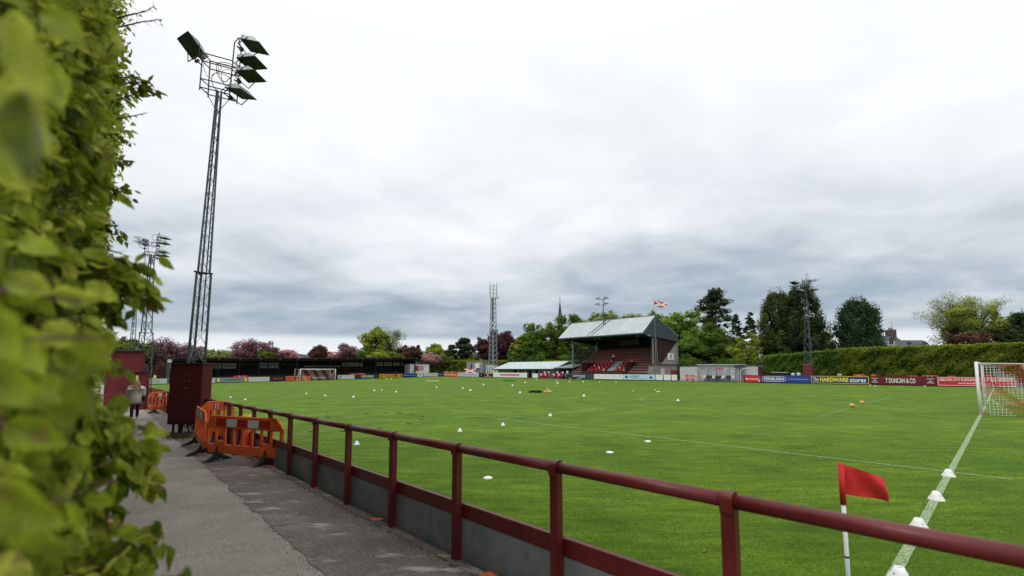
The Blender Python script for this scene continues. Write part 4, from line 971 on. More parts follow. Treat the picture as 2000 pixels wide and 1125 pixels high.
gbuild('front_rail', lambda mb: [mb.tube(W(65.6, b, g0), W(65.6, b, g0+1.25), .03, n=5) for b in np.linspace(gbR+.2, gbR+6, 7)]+[mb.tube(W(65.6, gbR+.2, g0+1.2), W(65.6, gbR+6, g0+1.2), .03, n=5)], DARKST)
gbuild('front_wall', lambda mb: boxab(mb, 65.9, 66.1, gbR+.2, gbL-.2, g0-.2, g0+.85), mat('front wall brown', (.10, .035, .03), .8, .3, 2))
gbuild('press_box', lambda mb: boxab(mb, 74.6, 76, bon(75, 1252), bon(75, 1215), zat(W(75, 48, 0).y, 673), zat(W(75, 48, 0).y, 662)), mat('press box', (.06, .065, .06), .6, .3, 2))
for px in (1165, 1173, 1248, 1270): 
    b = bon(66, px, 8); gbuild('hanging_lamp', lambda mb: mb.box(W(65.6, b, ze-.35), (.5, .3, .25), rz=TH), GALV)
# white figure mannequin? person seated in the stand
bp_ = bon(71, 1199, 5); r, S = person(W(70.8, bp_, zrow(5)-.1), TH+math.pi/2+math.pi, 'person in a white top standing high in the middle of the grandstand', WHITE, DKC, DKH, 1.7, .02, group='distant people around the pitch'); hair_short(r, S)
# light mast on the stand roof
bq = bon(67.3, 1181, 9.5); zq = ze+(zrg-ze)*.55; t = empty('roof_light_mast', W(67.0, bq, zq), 0, 'slim light mast with four lamps standing up from the grandstand roof', 'floodlight mast')
Yq = t.location.y; ztop = zat(Yq, 583)-zq; mb = MB(); mb.tube((0, 0, 0), (0, 0, ztop), .09, .05, n=8); 
for sx in (-.35, .1): mb.tube((sx*4, .2, 1.2 if sx < 0 else .3), (0, 0, ztop-2.0), .035)
mb.tube((3.4, .4, 1.0), (.05, 0, ztop-1.6), .025)
mb.build('pole', DARKST, t)
mb = MB()
for zz in (ztop-.2, ztop-1.3): mb.tube((-.9, 0, zz), (.5, 0, zz), .05)
mb.build('cross_arm', DARKST, t)
for (x, zz, rz_) in ((-1.1, ztop, math.pi), (-1.2, ztop-1.1, math.pi), (.6, ztop+.1, 0), (.6, ztop-1.0, 0)): floodlamp(t, (x, 0, zz), rz_, R(8), .95)
# flagpole with red and white flag
bf = bon(67.2, 1278.5, 8); ft_ = W(66.9, gbR-.75, 0); Yf = ft_.y; zf0, zf1 = zat(Yf, 655), zat(Yf, 580)
t = empty('flagpole', (atY(1278, 600, Yf).x, Yf, g0), 0, 'thin flagpole rising at the grandstand gable with the flying flag', 'flagpole'); MB().tube((0, 0, 0), (0, 0, zf1-g0), .06, .03, n=8).build('pole', GALV, t)
def flagmat():
    m, n, l, bs = nt('flag red and white saltire'); uv = n.new('ShaderNodeUVMap'); sp_ = n.new('ShaderNodeSeparateXYZ'); l.new(uv.outputs['UV'], sp_.inputs[0])
    def mth(op, a, b=None, v=None):
        x = n.new('ShaderNodeMath'); x.operation = op; l.new(a, x.inputs[0])
        if b is not None: l.new(b, x.inputs[1])
        if v is not None: x.inputs[1].default_value = v
        return x.outputs[0]
    d1 = mth('ABSOLUTE', mth('SUBTRACT', sp_.outputs[0], sp_.outputs[1])); s_ = mth('ADD', sp_.outputs[0], sp_.outputs[1]); d2 = mth('ABSOLUTE', mth('SUBTRACT', s_, v=1.0))
    mn = mth('MINIMUM', d1, d2); lt = mth('LESS_THAN', mn, v=.17)
    mx = n.new('ShaderNodeMix'); mx.data_type = 'RGBA'; l.new(lt, mx.inputs[0]); mx.inputs[6].default_value = (.62, .02, .05, 1); mx.inputs[7].default_value = (.8, .8, .8, 1); l.new(mx.outputs[2], bs.inputs['Base Color']); bs.inputs['Roughness'].default_value = .8
    return m
FM = flagmat()
def cloth(name, fn, nu, nv, m, parent):
    V = []; Q = []; UVs = []
    for i in range(nu+1):
        for j in range(nv+1): V.append(fn(i/nu, j/nv))
    for i in range(nu):
        for j in range(nv):
            k = i*(nv+1)+j; Q.append((k, k+nv+1, k+nv+2, k+1)); UVs += [(i/nu, j/nv), ((i+1)/nu, j/nv), ((i+1)/nu, (j+1)/nv), (i/nu, (j+1)/nv)]
    return arr_mesh(name, np.array(V), np.array(Q), m, uv=np.array(UVs), parent=parent, smooth=True)
zt_ = zf1-g0
fl = cloth('flag', lambda u, v: (u*2.35, .25*math.sin(u*7+v), zt_-.45-1.25*(1-v)*(1-.45*u)-u*.75+.12*math.sin(u*9)), 16, 6, FM, t)
# saltire banner on the fence near the cabin
ban = empty('banner', W(66.5, bon(66.5, 915, 1.2), g0), TH-math.pi/2, 'red banner with white diagonal cross hung above the boards beside the grey cabin', 'banner')
wb = abs(bon(66.5, 907, 1.2)-bon(66.5, 930, 1.2)); cloth('banner_cloth', lambda u, v: (u*wb-wb*.35, .03*math.sin(u*12), .95+1.1*v), 10, 4, FM, ban)
MB().tube((-wb*.35, 0, 0), (-wb*.35, 0, 2.1), .03).tube((wb*.65, 0, 0), (wb*.65, 0, 2.1), .03).build('banner_posts', DARKST, ban)
# ------------------------------------------------------------------ clubhouse
cbL, cbR = bon(66, 963.5, 2.4), bon(66, 1081, 2.4); gc = gz(66, 75)
cl = empty('clubhouse', W(68, (cbL+cbR)/2, gc), TH, 'low white clubhouse with a broad pale green sloping roof left of the grandstand', 'clubhouse')
ces = zat(W(66, (cbL+cbR)/2, 0).y, 720.5); crz = zat(W(71, (cbL+cbR)/2, 0).y, 706.5)
def pr(mb, b0, b1, poly):
    i = len(mb.v); n = len(poly)
    for b in (b0, b1):
        for a, z in poly: mb.v.append(tuple(W(a, b, z)))
    for k in range(n): mb.f.append((i+k, i+(k+1) % n, i+n+(k+1) % n, i+n+k))
    mb.f.append(tuple(i+k for k in range(n))); mb.f.append(tuple(i+n+k for k in range(n)))
mb = MB(); pr(mb, cbR, cbL, [(66, ces), (71, crz), (76, ces), (76, ces-.1), (71, crz-.1), (66, ces-.1)]); mb.build('roof', ROOFG2, cl, world=True)
mb = MB(); boxab(mb, 65.9, 65.98, cbR, cbL, ces-.2, ces+.02); mb.build('gutter', DARKST, cl, world=True)
CLW = mat('clubhouse wall', (.40, .42, .41), .7, .15, 2)
mb = MB(); boxab(mb, 68.2, 75.5, cbR+.5, cbL-.5, gc-.2, ces+.1); mb.build('wall', CLW, cl, world=True)
for (x0, x1, y0, y1, m_) in ((1003, 1009, 723, 737, BLACKP), (1012, 1017, 723, 735, BLACKP), (1022, 1028, 722, 733, DARKIN), (1033, 1038, 722, 738, DARKIN), (1046, 1051, 722, 738, BLACKP)):
    b0, b1 = bon(68.1, x0, 1.2), bon(68.1, x1, 1.2); Y = W(68.1, (b0+b1)/2, 0).y; mb = MB(); boxab(mb, 68.12, 68.17, b1, b0, max(zat(Y, y1), gc), zat(Y, y0)); mb.build('doorway' if y1 > 736 else 'window', m_, cl, world=True)
for px in (985, 1013, 1041, 1053, 1065, 1079):
    b = bon(66.2, px, 1.2); mb = MB(); boxab(mb, 66.15, 66.27, b-.06, b+.06, gc, ces-.1); mb.build('porch_post', GALV, cl, world=True)
# lean-to
lb0, lb1 = bon(66.5, 1118, 2.6), bon(66.5, 1080, 2.6); zl0 = zat(W(66, lb0, 0).y, 718); zl1 = zat(W(70, lb0, 0).y, 711)
mb = MB(); pr(mb, lb0, lb1-.1, [(66.3, zl0), (71, zl1), (71, zl1-.12), (66.3, zl0-.12)]); lt_ = empty('lean_to', W(68, lb0, gc), TH, 'grey roofed lean to between clubhouse and grandstand', 'shed'); mb.build('roof', mat('grey roof', (.22, .25, .26), .7, .2, 2), lt_, world=True)
mb = MB(); boxab(mb, 69, 71, lb0, lb1, gc, zl0); mb.build('wall', SHEDG, lt_, world=True)
# dugout seats
for i, px in enumerate((1060, 1068, 1085, 1095)):
    pair_lab = ['leftmost red and white dugout chair before the clubhouse', 'second red and white dugout chair from the left', 'third red and white dugout chair from the left', 'rightmost red and white dugout chair before the clubhouse'][i]
    b = bon(65.2, px, .8); s = empty('dugout_chair', W(65.2, b, gc), TH-math.pi/2, pair_lab, 'chair', 'dugout chairs')
    prof = [(-.55, .95), (-.25, .45), (.15, .35), (.5, .75), (.7, 1.35)]
    for nme, off, mm in (('seat_shell', 0, WHITE), ('seat_back', -.42, REDB)):
        mb = MB(); mb.path([(x+.0, off, z) for x, z in prof], [.10, .2, .22, .2, .14], 6); mb.build(nme, mm, s, smooth=True)
    MB().tube((-.4, 0, 0), (0, 0, .4), .05).tube((.5, 0, 0), (0, 0, .4), .05).build('frame', GALV, s)
# white plastic chair/table clutter right of dugout
b = bon(65.3, 1107, 1); c = empty('stacked_chairs', W(65.3, b, gc), TH, 'stack of white plastic chairs at the left end of the grandstand', 'chairs')
for k in range(6): MB().bb(-.25, .25, -.25, .25, .4+.12*k, .44+.12*k).bb(.2, .25, -.25, .25, .4+.12*k, .95+.12*k).build('chair_shell', WHITE, c)
MB().bb(-.22, -.18, -.22, -.18, 0, .4).bb(.18, .22, -.22, -.18, 0, .4).bb(-.22, -.18, .18, .22, 0, .4).bb(.18, .22, .18, .22, 0, .4).build('chair_legs', GALV, c)
# benches, kit table
b = bon(64.7, 1020, .6); c = empty('kit_table', W(64.4, b, gc), TH, 'small dark folding table piled with red and black kit', 'table')
MB().bb(-.4, .4, -1.3, 1.3, .70, .75).build('tabletop', DARKST, c)
for x in (-.35, .35):
    for y in (-1.2, 1.2): MB().tube((x, y, 0), (x, y, .7), .025).build('leg', DARKST, c)
kb = empty('kit_bag', W(64.4, b-.4, gc+.75), TH+.3, 'red kit bag lying on the folding table', 'bag'); MB().box((0, 0, .18), (.35, .9, .34)).build('bag_body', REDB, kb, bevel=.08); MB().path([(0, -.3, .34), (0, 0, .5), (0, .3, .34)], .02, 5).build('handle', DKC, kb)
# grey cabin, white cabin
def cabin(px0, px1, y0, A, lab, m, extra=None, depth=2.6):
    b0, b1 = bon(A, px1, 1.5), bon(A, px0, 1.5); Y = W(A, (b0+b1)/2, 0).y; g = gz(66, (b0+b1)/2); r = empty('cabin', W(A, (b0+b1)/2, g), TH, lab, 'cabin'); w2 = abs(b1-b0)/2; H = zat(Y, y0)-g
    MB().bb(0, depth, -w2, w2, .1, H).build('wall', m, r, bevel=.02); MB().bb(-.06, depth+.06, -w2-.06, w2+.06, H+.003, H+.12).build('roof', GALV, r)
    if extra: extra(r, w2, H)
    return r
def ex1(r, w, H):
    MB().bb(-.08, -.01, w*.28, w*.45, .3, H*.85).build('cable_tray', DARKST, r); MB().bb(-.5, -.005, -w*.75, -w*.3, H*.55, H*.88).build('air_unit', WHITE, r, bevel=.03)
    MB().bb(-.03, -.002, -w*.8, -w*.1, .15, H*.45).build('vent_panel', GREYB, r)
    for k in range(5): MB().bb(-.05, -.032, -w*.78, -w*.12, .2+k*H*.08, .23+k*H*.08).build('louvre', GALV, r)
cabin(911, 942, 706.5, 70, 'grey metal equipment cabin left of the telecoms tower', mat('cabin grey', (.27, .28, .28), .6, .12, 2), ex1)
def ex2(r, w, H):
    for k in (-.5, .1, .6): MB().bb(-.03, -.002, w*(k-.12), w*(k+.12), H*.15, H*.85).build('panel_strip', GREYB, r)
cabin(949, 965, 713, 69.5, 'white cabinets at the foot of the telecoms tower', OFFW, ex2, 1.5)
# telecom tower
tb = bon(71, 963, 5); tp = W(71, tb, gz(66, 90)); zt_ = zat(tp.y, 580)-tp.z
t = empty('telecoms_tower', tp, TH, 'tall grey lattice telecoms tower with aerials above the hedge', 'tower'); a = MB(); b_ = MB()
lattice(a, (0, 0, 0), (0, 0, zt_), 1.15, .62, 17, .11, legs=4, rb=.05, rot=.78, br=b_); a.build('legs', GALV, t); b_.build('bracing', GALV, t)
mb = MB(); mb.tube((-.7, -.3, 1), (-.5, -.2, zt_), .13, n=6); mb.build('feeder_cable', DARKST, t)
ztp2 = zat(tp.y, 552)-tp.z
for i, (x, y) in enumerate(((-.95, .2), (-.55, -.7), (.95, -.2), (.55, .7))):
    MB().tube((x, y, zt_-.6), (x, y, ztp2-(.5 if i % 2 else 0)), .06, n=6).build('aerial_pole', GALV, t); MB().bb(x-.14, x+.14, y-.1, y+.1, zt_+.3, ztp2-1.0).build('aerial', OFFW, t)
for z in np.linspace(zt_, ztp2-.8, 4): MB().tube((-.9, 0, z), (.9, 0, z), .06).build('cross_bar', GALV, t)
for (x, z, rr) in ((-.9, zt_-.3, .35), (.9, zt_-.2, .3), (-.9, zt_*.66, .3), (-.6, zt_*.60, .45)):
    mb = MB(); c = Vector((x, -.8, z)); mb.tube(c, c+Vector((0, -.25, 0)), rr, n=14); mb.build('dish', OFFW, t, smooth=False)
# ------------------------------------------------------------------ dugout box right of stand
dY0, dY1 = bon(66.5, 1446, 1.5), bon(66.5, 1360, 1.5); gd = gz(66, 30)
d = empty('dugout', W(65.2, (dY0+dY1)/2, gd), TH-math.pi/2, 'white open fronted dugout shelter with curved frames right of the grandstand', 'dugout'); L = abs(dY1-dY0); 
Yd = W(67, (dY0+dY1)/2, 0).y; Hd = zat(Yd, 713)-gd
DW = mat('dugout white', (.50, .52, .525), .55, .12, 1)
# local x: along -b (image left to right), local y: +a (away)
MB().bb(-L/2+.0, L/2-1.2, 2.0, 2.1, 0, Hd).build('rear_wall', DW, d); MB().bb(-L/2-.1, L/2-.4, 1.6, 4.6, Hd+.003, Hd+.12).build('roof', DW, d)
MB().bb(L/2-1.2, L/2-1.1, 2.0, 4.5, 0, Hd).build('end_wall', mat('dugout side', (.30, .31, .31), .6, .2, 1), d); MB().bb(-L/2+.0, -L/2+.1, 2.11, 4.5, 0, Hd).build('end_wall', DW, d)
Ls = L*.62; x0_ = -L/2+L*.12
for k in range(5):
    x = x0_+Ls*k/3.2; mb = MB(); mb.path([(x, 0.9, 0), (x, .75, 1.0), (x, .8, 1.55), (x, 1.05, 1.9), (x, 1.9, 2.0)], .045, 6); mb.build('curved_frame', DARKST if k < 3 else PERSP, d, smooth=True)
PG = None
m, n_, l_, bs = nt('clear perspex'); bs.inputs['Base Color'].default_value = (.75, .8, .8, 1); bs.inputs['Roughness'].default_value = .12; bs.inputs['Alpha'].default_value = .22
tcn = n_.new('ShaderNodeTexNoise'); mrn = n_.new('ShaderNodeMapRange'); mrn.inputs[3].default_value = .14; mrn.inputs[4].default_value = .32; l_.new(tcn.outputs['Fac'], mrn.inputs[0]); l_.new(mrn.outputs[0], bs.inputs['Alpha']); PG = m
MB().quad((x0_, 1.05, 1.9), (x0_+Ls*1.25, 1.05, 1.9), (x0_+Ls*1.25, 1.95, 2.0), (x0_, 1.95, 2.0)).build('canopy_sheet', PG, d)
for k in range(10):
    x = x0_+.35+k*Ls*1.15/10; s_ = MB(); s_.box((x, 1.45, .45), (.42, .42, .06)); s_.box((x, 1.66, .68), (.42, .06, .42), rx=-.2); s_.build('seat', DARKST if k % 3 else OFFW, d)
    MB().tube((x, 1.45, 0), (x, 1.45, .42), .03).build('seat_leg', DARKST, d)
MB().bb(x0_+Ls*.55, x0_+Ls*.85, 1.02, 1.06, 1.86, 1.98).build('red_sign', REDB, d)
for k in range(4): MB().tube((L/2-1.0, .6, .25+.4*k), (L/2-.05, .6, .25+.4*k), .035).build('gate_bar', PERSP, d)
for x in (L/2-1.0, L/2-.05): MB().tube((x, .6, 0), (x, .6, 1.9), .04).build('gate_post', PERSP, d)
# small goal-like aluminium frame right of it
mb = MB(); mb.path([(L/2+.2, .8, 0), (L/2+.2, .8, 1.6), (L/2+.5, 1.0, 1.95), (L/2+.9, 2, 1.9), (L/2+1.1, 2.1, 0)], .05, 6); mb.build('side_hoop', PERSP, d)
# white walls
def wallseg(px0, px1, ytop, A, lab, m=OFFW, name='white_wall'):
    b0, b1 = bon(A, px0, 1.2), bon(A, px1, 1.2); Y = W(A, (b0+b1)/2, 0).y; g = gz(66, (b0+b1)/2); r = empty(name, W(A, (b0+b1)/2, g), TH, lab, 'wall'); w2 = abs(b0-b1)/2; H = zat(Y, ytop)-g
    MB().bb(0, .2, -w2, w2, -.3, H).build('wall_face', m, r); MB().bb(-.04, .24, -w2, w2, H+.003, H+.08).build('coping', GALV, r); return r
wallseg(1328, 1362, 716.5, 70, 'pale painted wall between the grandstand end block and the dugout'); wallseg(1440, 1481, 716, 70, 'pale painted wall right of the dugout')
wallseg(1481, 1491, 716, 69.9, 'dark maroon gate at the right end of the pale wall', mat('gate maroon', (.07, .012, .02), .7, .3, 2), 'maroon_gate')['category'] = 'gate'
# clutter: white bench, white tubs behind boards
for (px, w, h, lab, nm, mm) in ((1524, 2.0, 1.45, 'white trestle table top showing above the FERBURN board', 'trestle_table', OFFW), (1640, .5, 1.2, 'small white tub above the navy board', 'plastic_tub', OFFW), (1549, .45, 1.28, 'round white tub behind the FERBURN board, left one', 'plastic_tub', WHITE), (1560, .45, 1.32, 'round white tub behind the FERBURN board, right one', 'plastic_tub', WHITE)):
    b = bon(65.2, px, 1.2); r = empty(nm, W(65.2, b, gz(66, b)), TH-math.pi/2, lab, nm.split('_')[1], None)
    if nm == 'trestle_table': MB().bb(-w/2, w/2, -.3, .3, h-.06, h).build('tabletop', mm, r); [MB().tube((x, y, 0), (x*.9, y*.5, h-.06), .03).build('leg', DARKST, r) for x in (-w*.4, w*.4) for y in (-.25, .25)]
    else: MB().lathe([(w*.38, 0), (w*.5, h-.05), (w*.54, h), (w*.2, h+.05), (0, h+.06)], 14).build('tub_body', mm, r, smooth=True)
# barriers behind the boards and by the stand
def far_bar(px0, px1, A, lab, mm=None, H=.75, z=0):
    b0, b1 = bon(A, px0, .8), bon(A, px1, .8); g = gz(66, b0)+z
    r = barrier(W(A, b0, g), W(A, b1, g), lab, 'plastic barriers beyond the far touchline', H)
for (x0, x1, z, lab) in ((1338, 1358, 0, 'red orange plastic barrier between the stand end and the dugout'), (1666, 1691, .25, 'orange barrier peeping over the T DUNCAN board, left one'), (1700, 1712, .25, 'short red barrier peeping over the T DUNCAN board'), (1770, 1797, .15, 'red barrier with white strips left of the near goal'), (1799, 1835, .2, 'long red barrier with white strips just left of the near goal'), (1848, 1872, .15, 'red barrier just left of the near goal post')):
    far_bar(x0, x1, 65.4, lab, z=z)
far_bar(865, 892, 65.4, 'orange barrier over the boards in the far corner, left one', z=.35); far_bar(893, 909, 65.4, 'orange barrier over the boards in the far corner, right one', z=.35)
# red tarpaulins behind the far boards
for (x0, x1, lab) in ((455, 490, 'long red tarpaulin mound behind the boards left of the far goal'), (683, 699, 'red tarpaulin mound over the white ring board'), (699, 716, 'red tarpaulin mound over the far GLENCADAM board')):
    a0, a1 = aon(102.2, x0, .5), aon(102.2, x1, .5); g = gz(a0, 102); r = empty('tarpaulin_cover', W(a0, 102.2, g), TH, lab, 'cover', 'red covers behind the far boards'); L_ = a1-a0
    mb = MB(); mb.prism([(0, 0), (L_, 0), (L_*.97, 1.15), (L_*.8, 1.32), (L_*.2, 1.36), (L_*.04, 1.15)], 0, .8); mb.build('cover', REDB, r, bevel=.08)
    MB().bb(L_*.3, L_*.42, -.012, -.002, 1.12, 1.25).bb(L_*.55, L_*.67, -.012, -.002, 1.12, 1.25).build('white_patch', OFFW, r)
# red corrugated shelter on the left
zs = zp(30)
def redhut(px0, px1, ytop, Yd_, lab, m=MARB, dep=3.0):
    p0 = atY(px0, 740, Yd_); p1 = atY(px1, 740, Yd_); b = AB(p1.x, p1.y)[1]; g = zp(b); r = empty('red_hut', (p0.x, p0.y, g), R(6), lab, 'hut', 'red huts beside the path'); H = zat(Yd_, ytop)-g; w = p1.x-p0.x
    MB().bb(0, w, 0, dep, 0, H).build('wall', mat('hut red', (.125, .012, .014), .7, .3, 1.5), r)
    mb = MB(); 
    for k in range(int(H/.14)): mb.bb(.0, w, -.02, -.001, .1+k*.14, .1+k*.14+.115)
    mb.build('cladding', mat('hut red boards', (.16, .012, .016), .7, .35, 1.5), r); MB().bb(-.1, w+.1, -.15, dep+.1, H+.003, H+.08).build('roof', DARKST, r)
    return r
redhut(205, 269, 686, 27, 'tall red boarded hut half behind the hedge on the left', dep=.25); redhut(262, 284, 727, 24.5, 'lower red boarded turnstile block in front of the tall hut', dep=.25)
nb = atY(268, 741, 23.8); t = empty('notice_plate', nb, 0, 'small yellow and white notice on the red hut above the walking woman', 'sign'); MB().bb(-.06, .06, -.02, 0, -.2, .2).build('plate', OFFW, t); MB().bb(-.05, .05, -.03, -.021, .05, .18).build('symbol', YEL, t)
# far-left railings by steward
r = empty('far_railings', atY(330, 740, 80), R(20), 'grey metal railings beyond the far left corner', 'railing')
r.location.z = gz(0, 100); mb = MB()
for k in range(46): mb.tube((-6.8+k*.25, 0, 0), (-6.8+k*.25, 0, 1.1), .02, n=4)
mb.build('bars', GALV, r); MB().tube((-6.8, 0, 1.1), (4.6, 0, 1.1), .03).tube((-6.8, 0, .3), (4.6, 0, .3), .03).build('rails', GALV, r)
# houses at right
def house(px0, px1, yr, yb, Yd_, lab, chims=(), dorms=(), rz=0.0):
    p0, p1 = atY(px0, yb, Yd_), atY(px1, yb, Yd_); w = p1.x-p0.x; zr_ = zat(Yd_+3, yr); ze_ = zr_-3.2; r = empty('slate_house', (p0.x, p0.y, 0), rz, lab, 'house', 'houses beyond the hedge')
    MB().bb(0, w, 0, 8, 0, ze_).build('wall', OFFW, r)
    mb = MB(); mb.prismx([(-.4, ze_), (4, zr_), (8.4, ze_), (8.4, ze_-.15), (4, zr_-.2), (-.4, ze_-.15)], -.3, w+.3); rf = mb.build('roof', SLATE, r)
    for c in chims: MB().bb(c*w-.7, c*w+.7, 3.2, 4.8, zr_-1.6, zr_+1.5).build('chimney', STONE, rf); [MB().lathe([(.13, 0), (.11, .5)], 8, (c*w-.4+.4*q, 4, zr_+1.5)).build('chimney_pot', STONE, rf) for q in range(3)]
    for c in dorms:
        dm = MB(); x = c*w; dm.bb(x-.8, x+.8, .6, 3, ze_+.6, ze_+2.0); dm.prismx([(0, 0)], 0, 0) if False else None; dd = dm.build('dormer', WHITE, r)
        MB().prism([(x-1.05, ze_+1.95), (x+1.05, ze_+1.95), (x, ze_+2.8)], .4, 3).build('dormer_roof', SLATE, dd); MB().bb(x-.5, x-.05, .57, .597, ze_+.9, ze_+1.8).bb(x+.05, x+.5, .57, .597, ze_+.9, ze_+1.8).build('window', BLACKP, dd)
    mb = MB()
    for c in chims: mb.tube((c*w+.3, 4, zr_+1.5), (c*w+.3, 4, zr_+3.4), .03).tube((c*w-.1, 4, zr_+3.1), (c*w+.7, 4, zr_+3.1), .02)
    if chims: mb.build('aerial', DARKST, rf)
house(1700, 1776, 655.5, 676, 105, 'slate roofed house with dormer windows and broad chimney beyond the right hedge', (.92,), (.60, .1))
house(1779, 1830, 664, 678, 112, 'lower slate roofed house right of the broad chimney', (), (.0, .62)); house(1612, 1648, 663, 678, 120, 'white gabled house glimpsed left of the lone conifer', (.3,), (.6,))
# church spire
sp0 = atY(1094, 640, 210); t = empty('church_spire', (sp0.x, sp0.y, 0), .3, 'slender dark stone church spire rising above the trees', 'church spire'); zt1, zt2 = zat(210, 590), zat(210, 641)
MB().lathe([(3.2, zt2-12), (3.0, zt2-10), (.18, zt1), (.0, zt1+.3)], 8).build('spire', STONE, t); MB().bb(-3, 3, -3, 3, 0, zt2-12).build('tower', STONE, t); MB().tube((0, 0, zt1), (0, 0, zat(210, 577)), .08).tube((-.4, 0, zt1+1.5), (.4, 0, zt1+1.5), .07).build('finial', DARKST, t)
# ------------------------------------------------------------------ goals
NW = mat('white net cord', (.75, .76, .74), .8, .05, 20); NR_ = mat('red net cord', (.50, .035, .035), .8, .05, 20)
def netmat():
    m, n, l, bs = nt('red and white banded net cord'); tc = n.new('ShaderNodeTexCoord'); sp_ = n.new('ShaderNodeSeparateXYZ'); l.new(tc.outputs['Object'], sp_.inputs[0])
    def mth(op, a, b=None, v=None):
        x = n.new('ShaderNodeMath'); x.operation = op; l.new(a, x.inputs[0])
        if b is not None: l.new(b, x.inputs[1])
        if v is not None: x.inputs[1].default_value = v
        return x.outputs[0]
    t = mth('ADD', mth('ADD', mth('MULTIPLY', sp_.outputs[0], v=.9), mth('ABSOLUTE', sp_.outputs[1])), sp_.outputs[2])
    f = mth('PINGPONG', t, v=.85); f = mth('GREATER_THAN', f, v=.425)
    mx = n.new('ShaderNodeMix'); mx.data_type = 'RGBA'; l.new(f, mx.inputs[0]); mx.inputs[6].default_value = (.50, .035, .035, 1); mx.inputs[7].default_value = (.75, .76, .74, 1); l.new(mx.outputs[2], bs.inputs['Base Color']); bs.inputs['Roughness'].default_value = .8
    return m
NETM = netmat()
def goal(b0, sgn, lab, netc=.13, near=True):
    """b0 goal line, sgn direction (+1 behind goal towards +b)"""
    am = 30.5; g = gz(am, b0); r = empty('football_goal', W(am, b0, g), TH, lab, 'goal', 'football goals'); PR = .06
    w = 3.66
    for x in (-w, w): MB().tube((x, 0, -.1), (x, 0, 2.44), PR, n=14).build('goal_post', WHITE, r, smooth=True)
    MB().tube((-w, 0, 2.44), (w, 0, 2.44), PR, n=14).build('crossbar', WHITE, r, smooth=True)
    D1, D2 = .9*sgn*-1*-1, 2.0
    dt, db = sgn*1.5, sgn*2.3
    for x in (-w, w): MB().tube((x, 0, 2.42), (x*1.02, dt, 2.38), .02, n=6).tube((x*1.02, sgn*3.2, 0), (x*1.02, sgn*3.2, 2.5), .04, n=6).tube((x*1.02, sgn*3.2, 2.45), (x*1.02, dt, 2.38), .008, n=4).build('net_support', WHITE, r)
    wt = MB(); rad = .0075 if near else .012
    def cord(p, q, k, parts=6):
        p = Vector(p); q = Vector(q)
        for i in range(parts):
            a_, b_ = p.lerp(q, i/parts), p.lerp(q, (i+1)/parts); m_ = (a_+b_)/2
            wt.tube(a_, b_, rad, n=3, cap=False)
    step = netc if near else .24
    sag = lambda x, y: -.10*math.sin(math.pi*(x+w)/(2*w))*math.sin(math.pi*min(1, abs(y)/abs(dt)))
    nx = int(2*w/step)
    for i in range(nx+1):
        x = -w+2*w*i/nx
        cord((x, 0, 2.40), (x, dt*.5, 2.38+sag(x, dt*.5)), 0, 2); cord((x, dt*.5, 2.38+sag(x, dt*.5)), (x, dt, 2.36), 0, 2); cord((x, dt, 2.36), (x, db, 0.01), 0, 10)
    for j in range(int(abs(dt)/step)+1):
        y = dt*j/(int(abs(dt)/step)); n_ = 24
        for i in range(n_): x0, x1 = -w+2*w*i/n_, -w+2*w*(i+1)/n_; cord((x0, y, 2.38+sag(x0, y)), (x1, y, 2.38+sag(x1, y)), 0, 1)
    nz = int(2.36/step)
    for j in range(nz+1):
        z = 2.36*j/nz; y = db+(dt-db)*j/nz; cord((-w, y, z+.01), (w, y, z+.01), 0, 28)
        for x in (-w, w): cord((x, 0, z+.01), (x, y, z+.01), 0, 6)
    for x in (-w, w):
        for j in range(int(abs(db)/step)):
            y = sgn*step*(j+.5); zt_ = 2.38 if abs(y) < abs(dt) else 2.36*(1-(abs(y)-abs(dt))/(abs(db)-abs(dt))); cord((x, y, 0.01), (x, y, zt_), 0, 10)
    wt.build('net', NETM, r)
    return r
goal(0, -1, 'white football goal with red and white net at the right edge', near=True); goal(98, 1, 'distant white football goal in front of the covered terrace', near=False)
# ------------------------------------------------------------------ corner flags
cf = onground(1668, 1296); cfr = empty('corner_flag', cf, 0, 'red corner flag on a white pole just behind the railing', 'corner flag', 'corner flags')
tx = atY(1642, 906, cf.y+.02)-cf; MB().tube((0, 0, -.05), tx, .0155, n=12).build('pole', WHITE, cfr, smooth=True)
for f_ in (.52, .72): c = tx*f_; MB().tube(c, c+Vector((0, 0, .012)), .0175, n=12).build('tape', BLACKP, cfr)
FH = .235
def ff(u, v):
    bx = tx*(1-FH/1.5*(1-v)); x = bx.x+u*.345; return (x, bx.y+.045*math.sin(u*6.3)+.02*math.sin(u*3+v*4)+.012*math.sin(u*11+v*5), bx.z-.118*u**1.15*(1.0 if v > .5 else 1)+.0-.012*math.sin(u*6)*(1-v)+(1-v)*u*.055)
fo = cloth('flag', ff, 20, 10, FLAG, cfr)
MB().tube(tx*.79, tx*1.004, .021, n=10).build('flag_sleeve', FLAG, cfr, smooth=True)
p = onground(1940.5, 758); cfr2 = empty('corner_flag', p, 0, 'tiny red corner flag on white pole seen through the goal net', 'corner flag', 'corner flags'); MB().tube((0, 0, 0), (-.20, 0, 1.5), .025, n=6).build('pole', WHITE, cfr2)
cloth('flag', lambda u, v: (-.17-.35*u, .03*math.sin(5*u), 1.15+.3*v-.08*u), 5, 3, FLAG, cfr2)
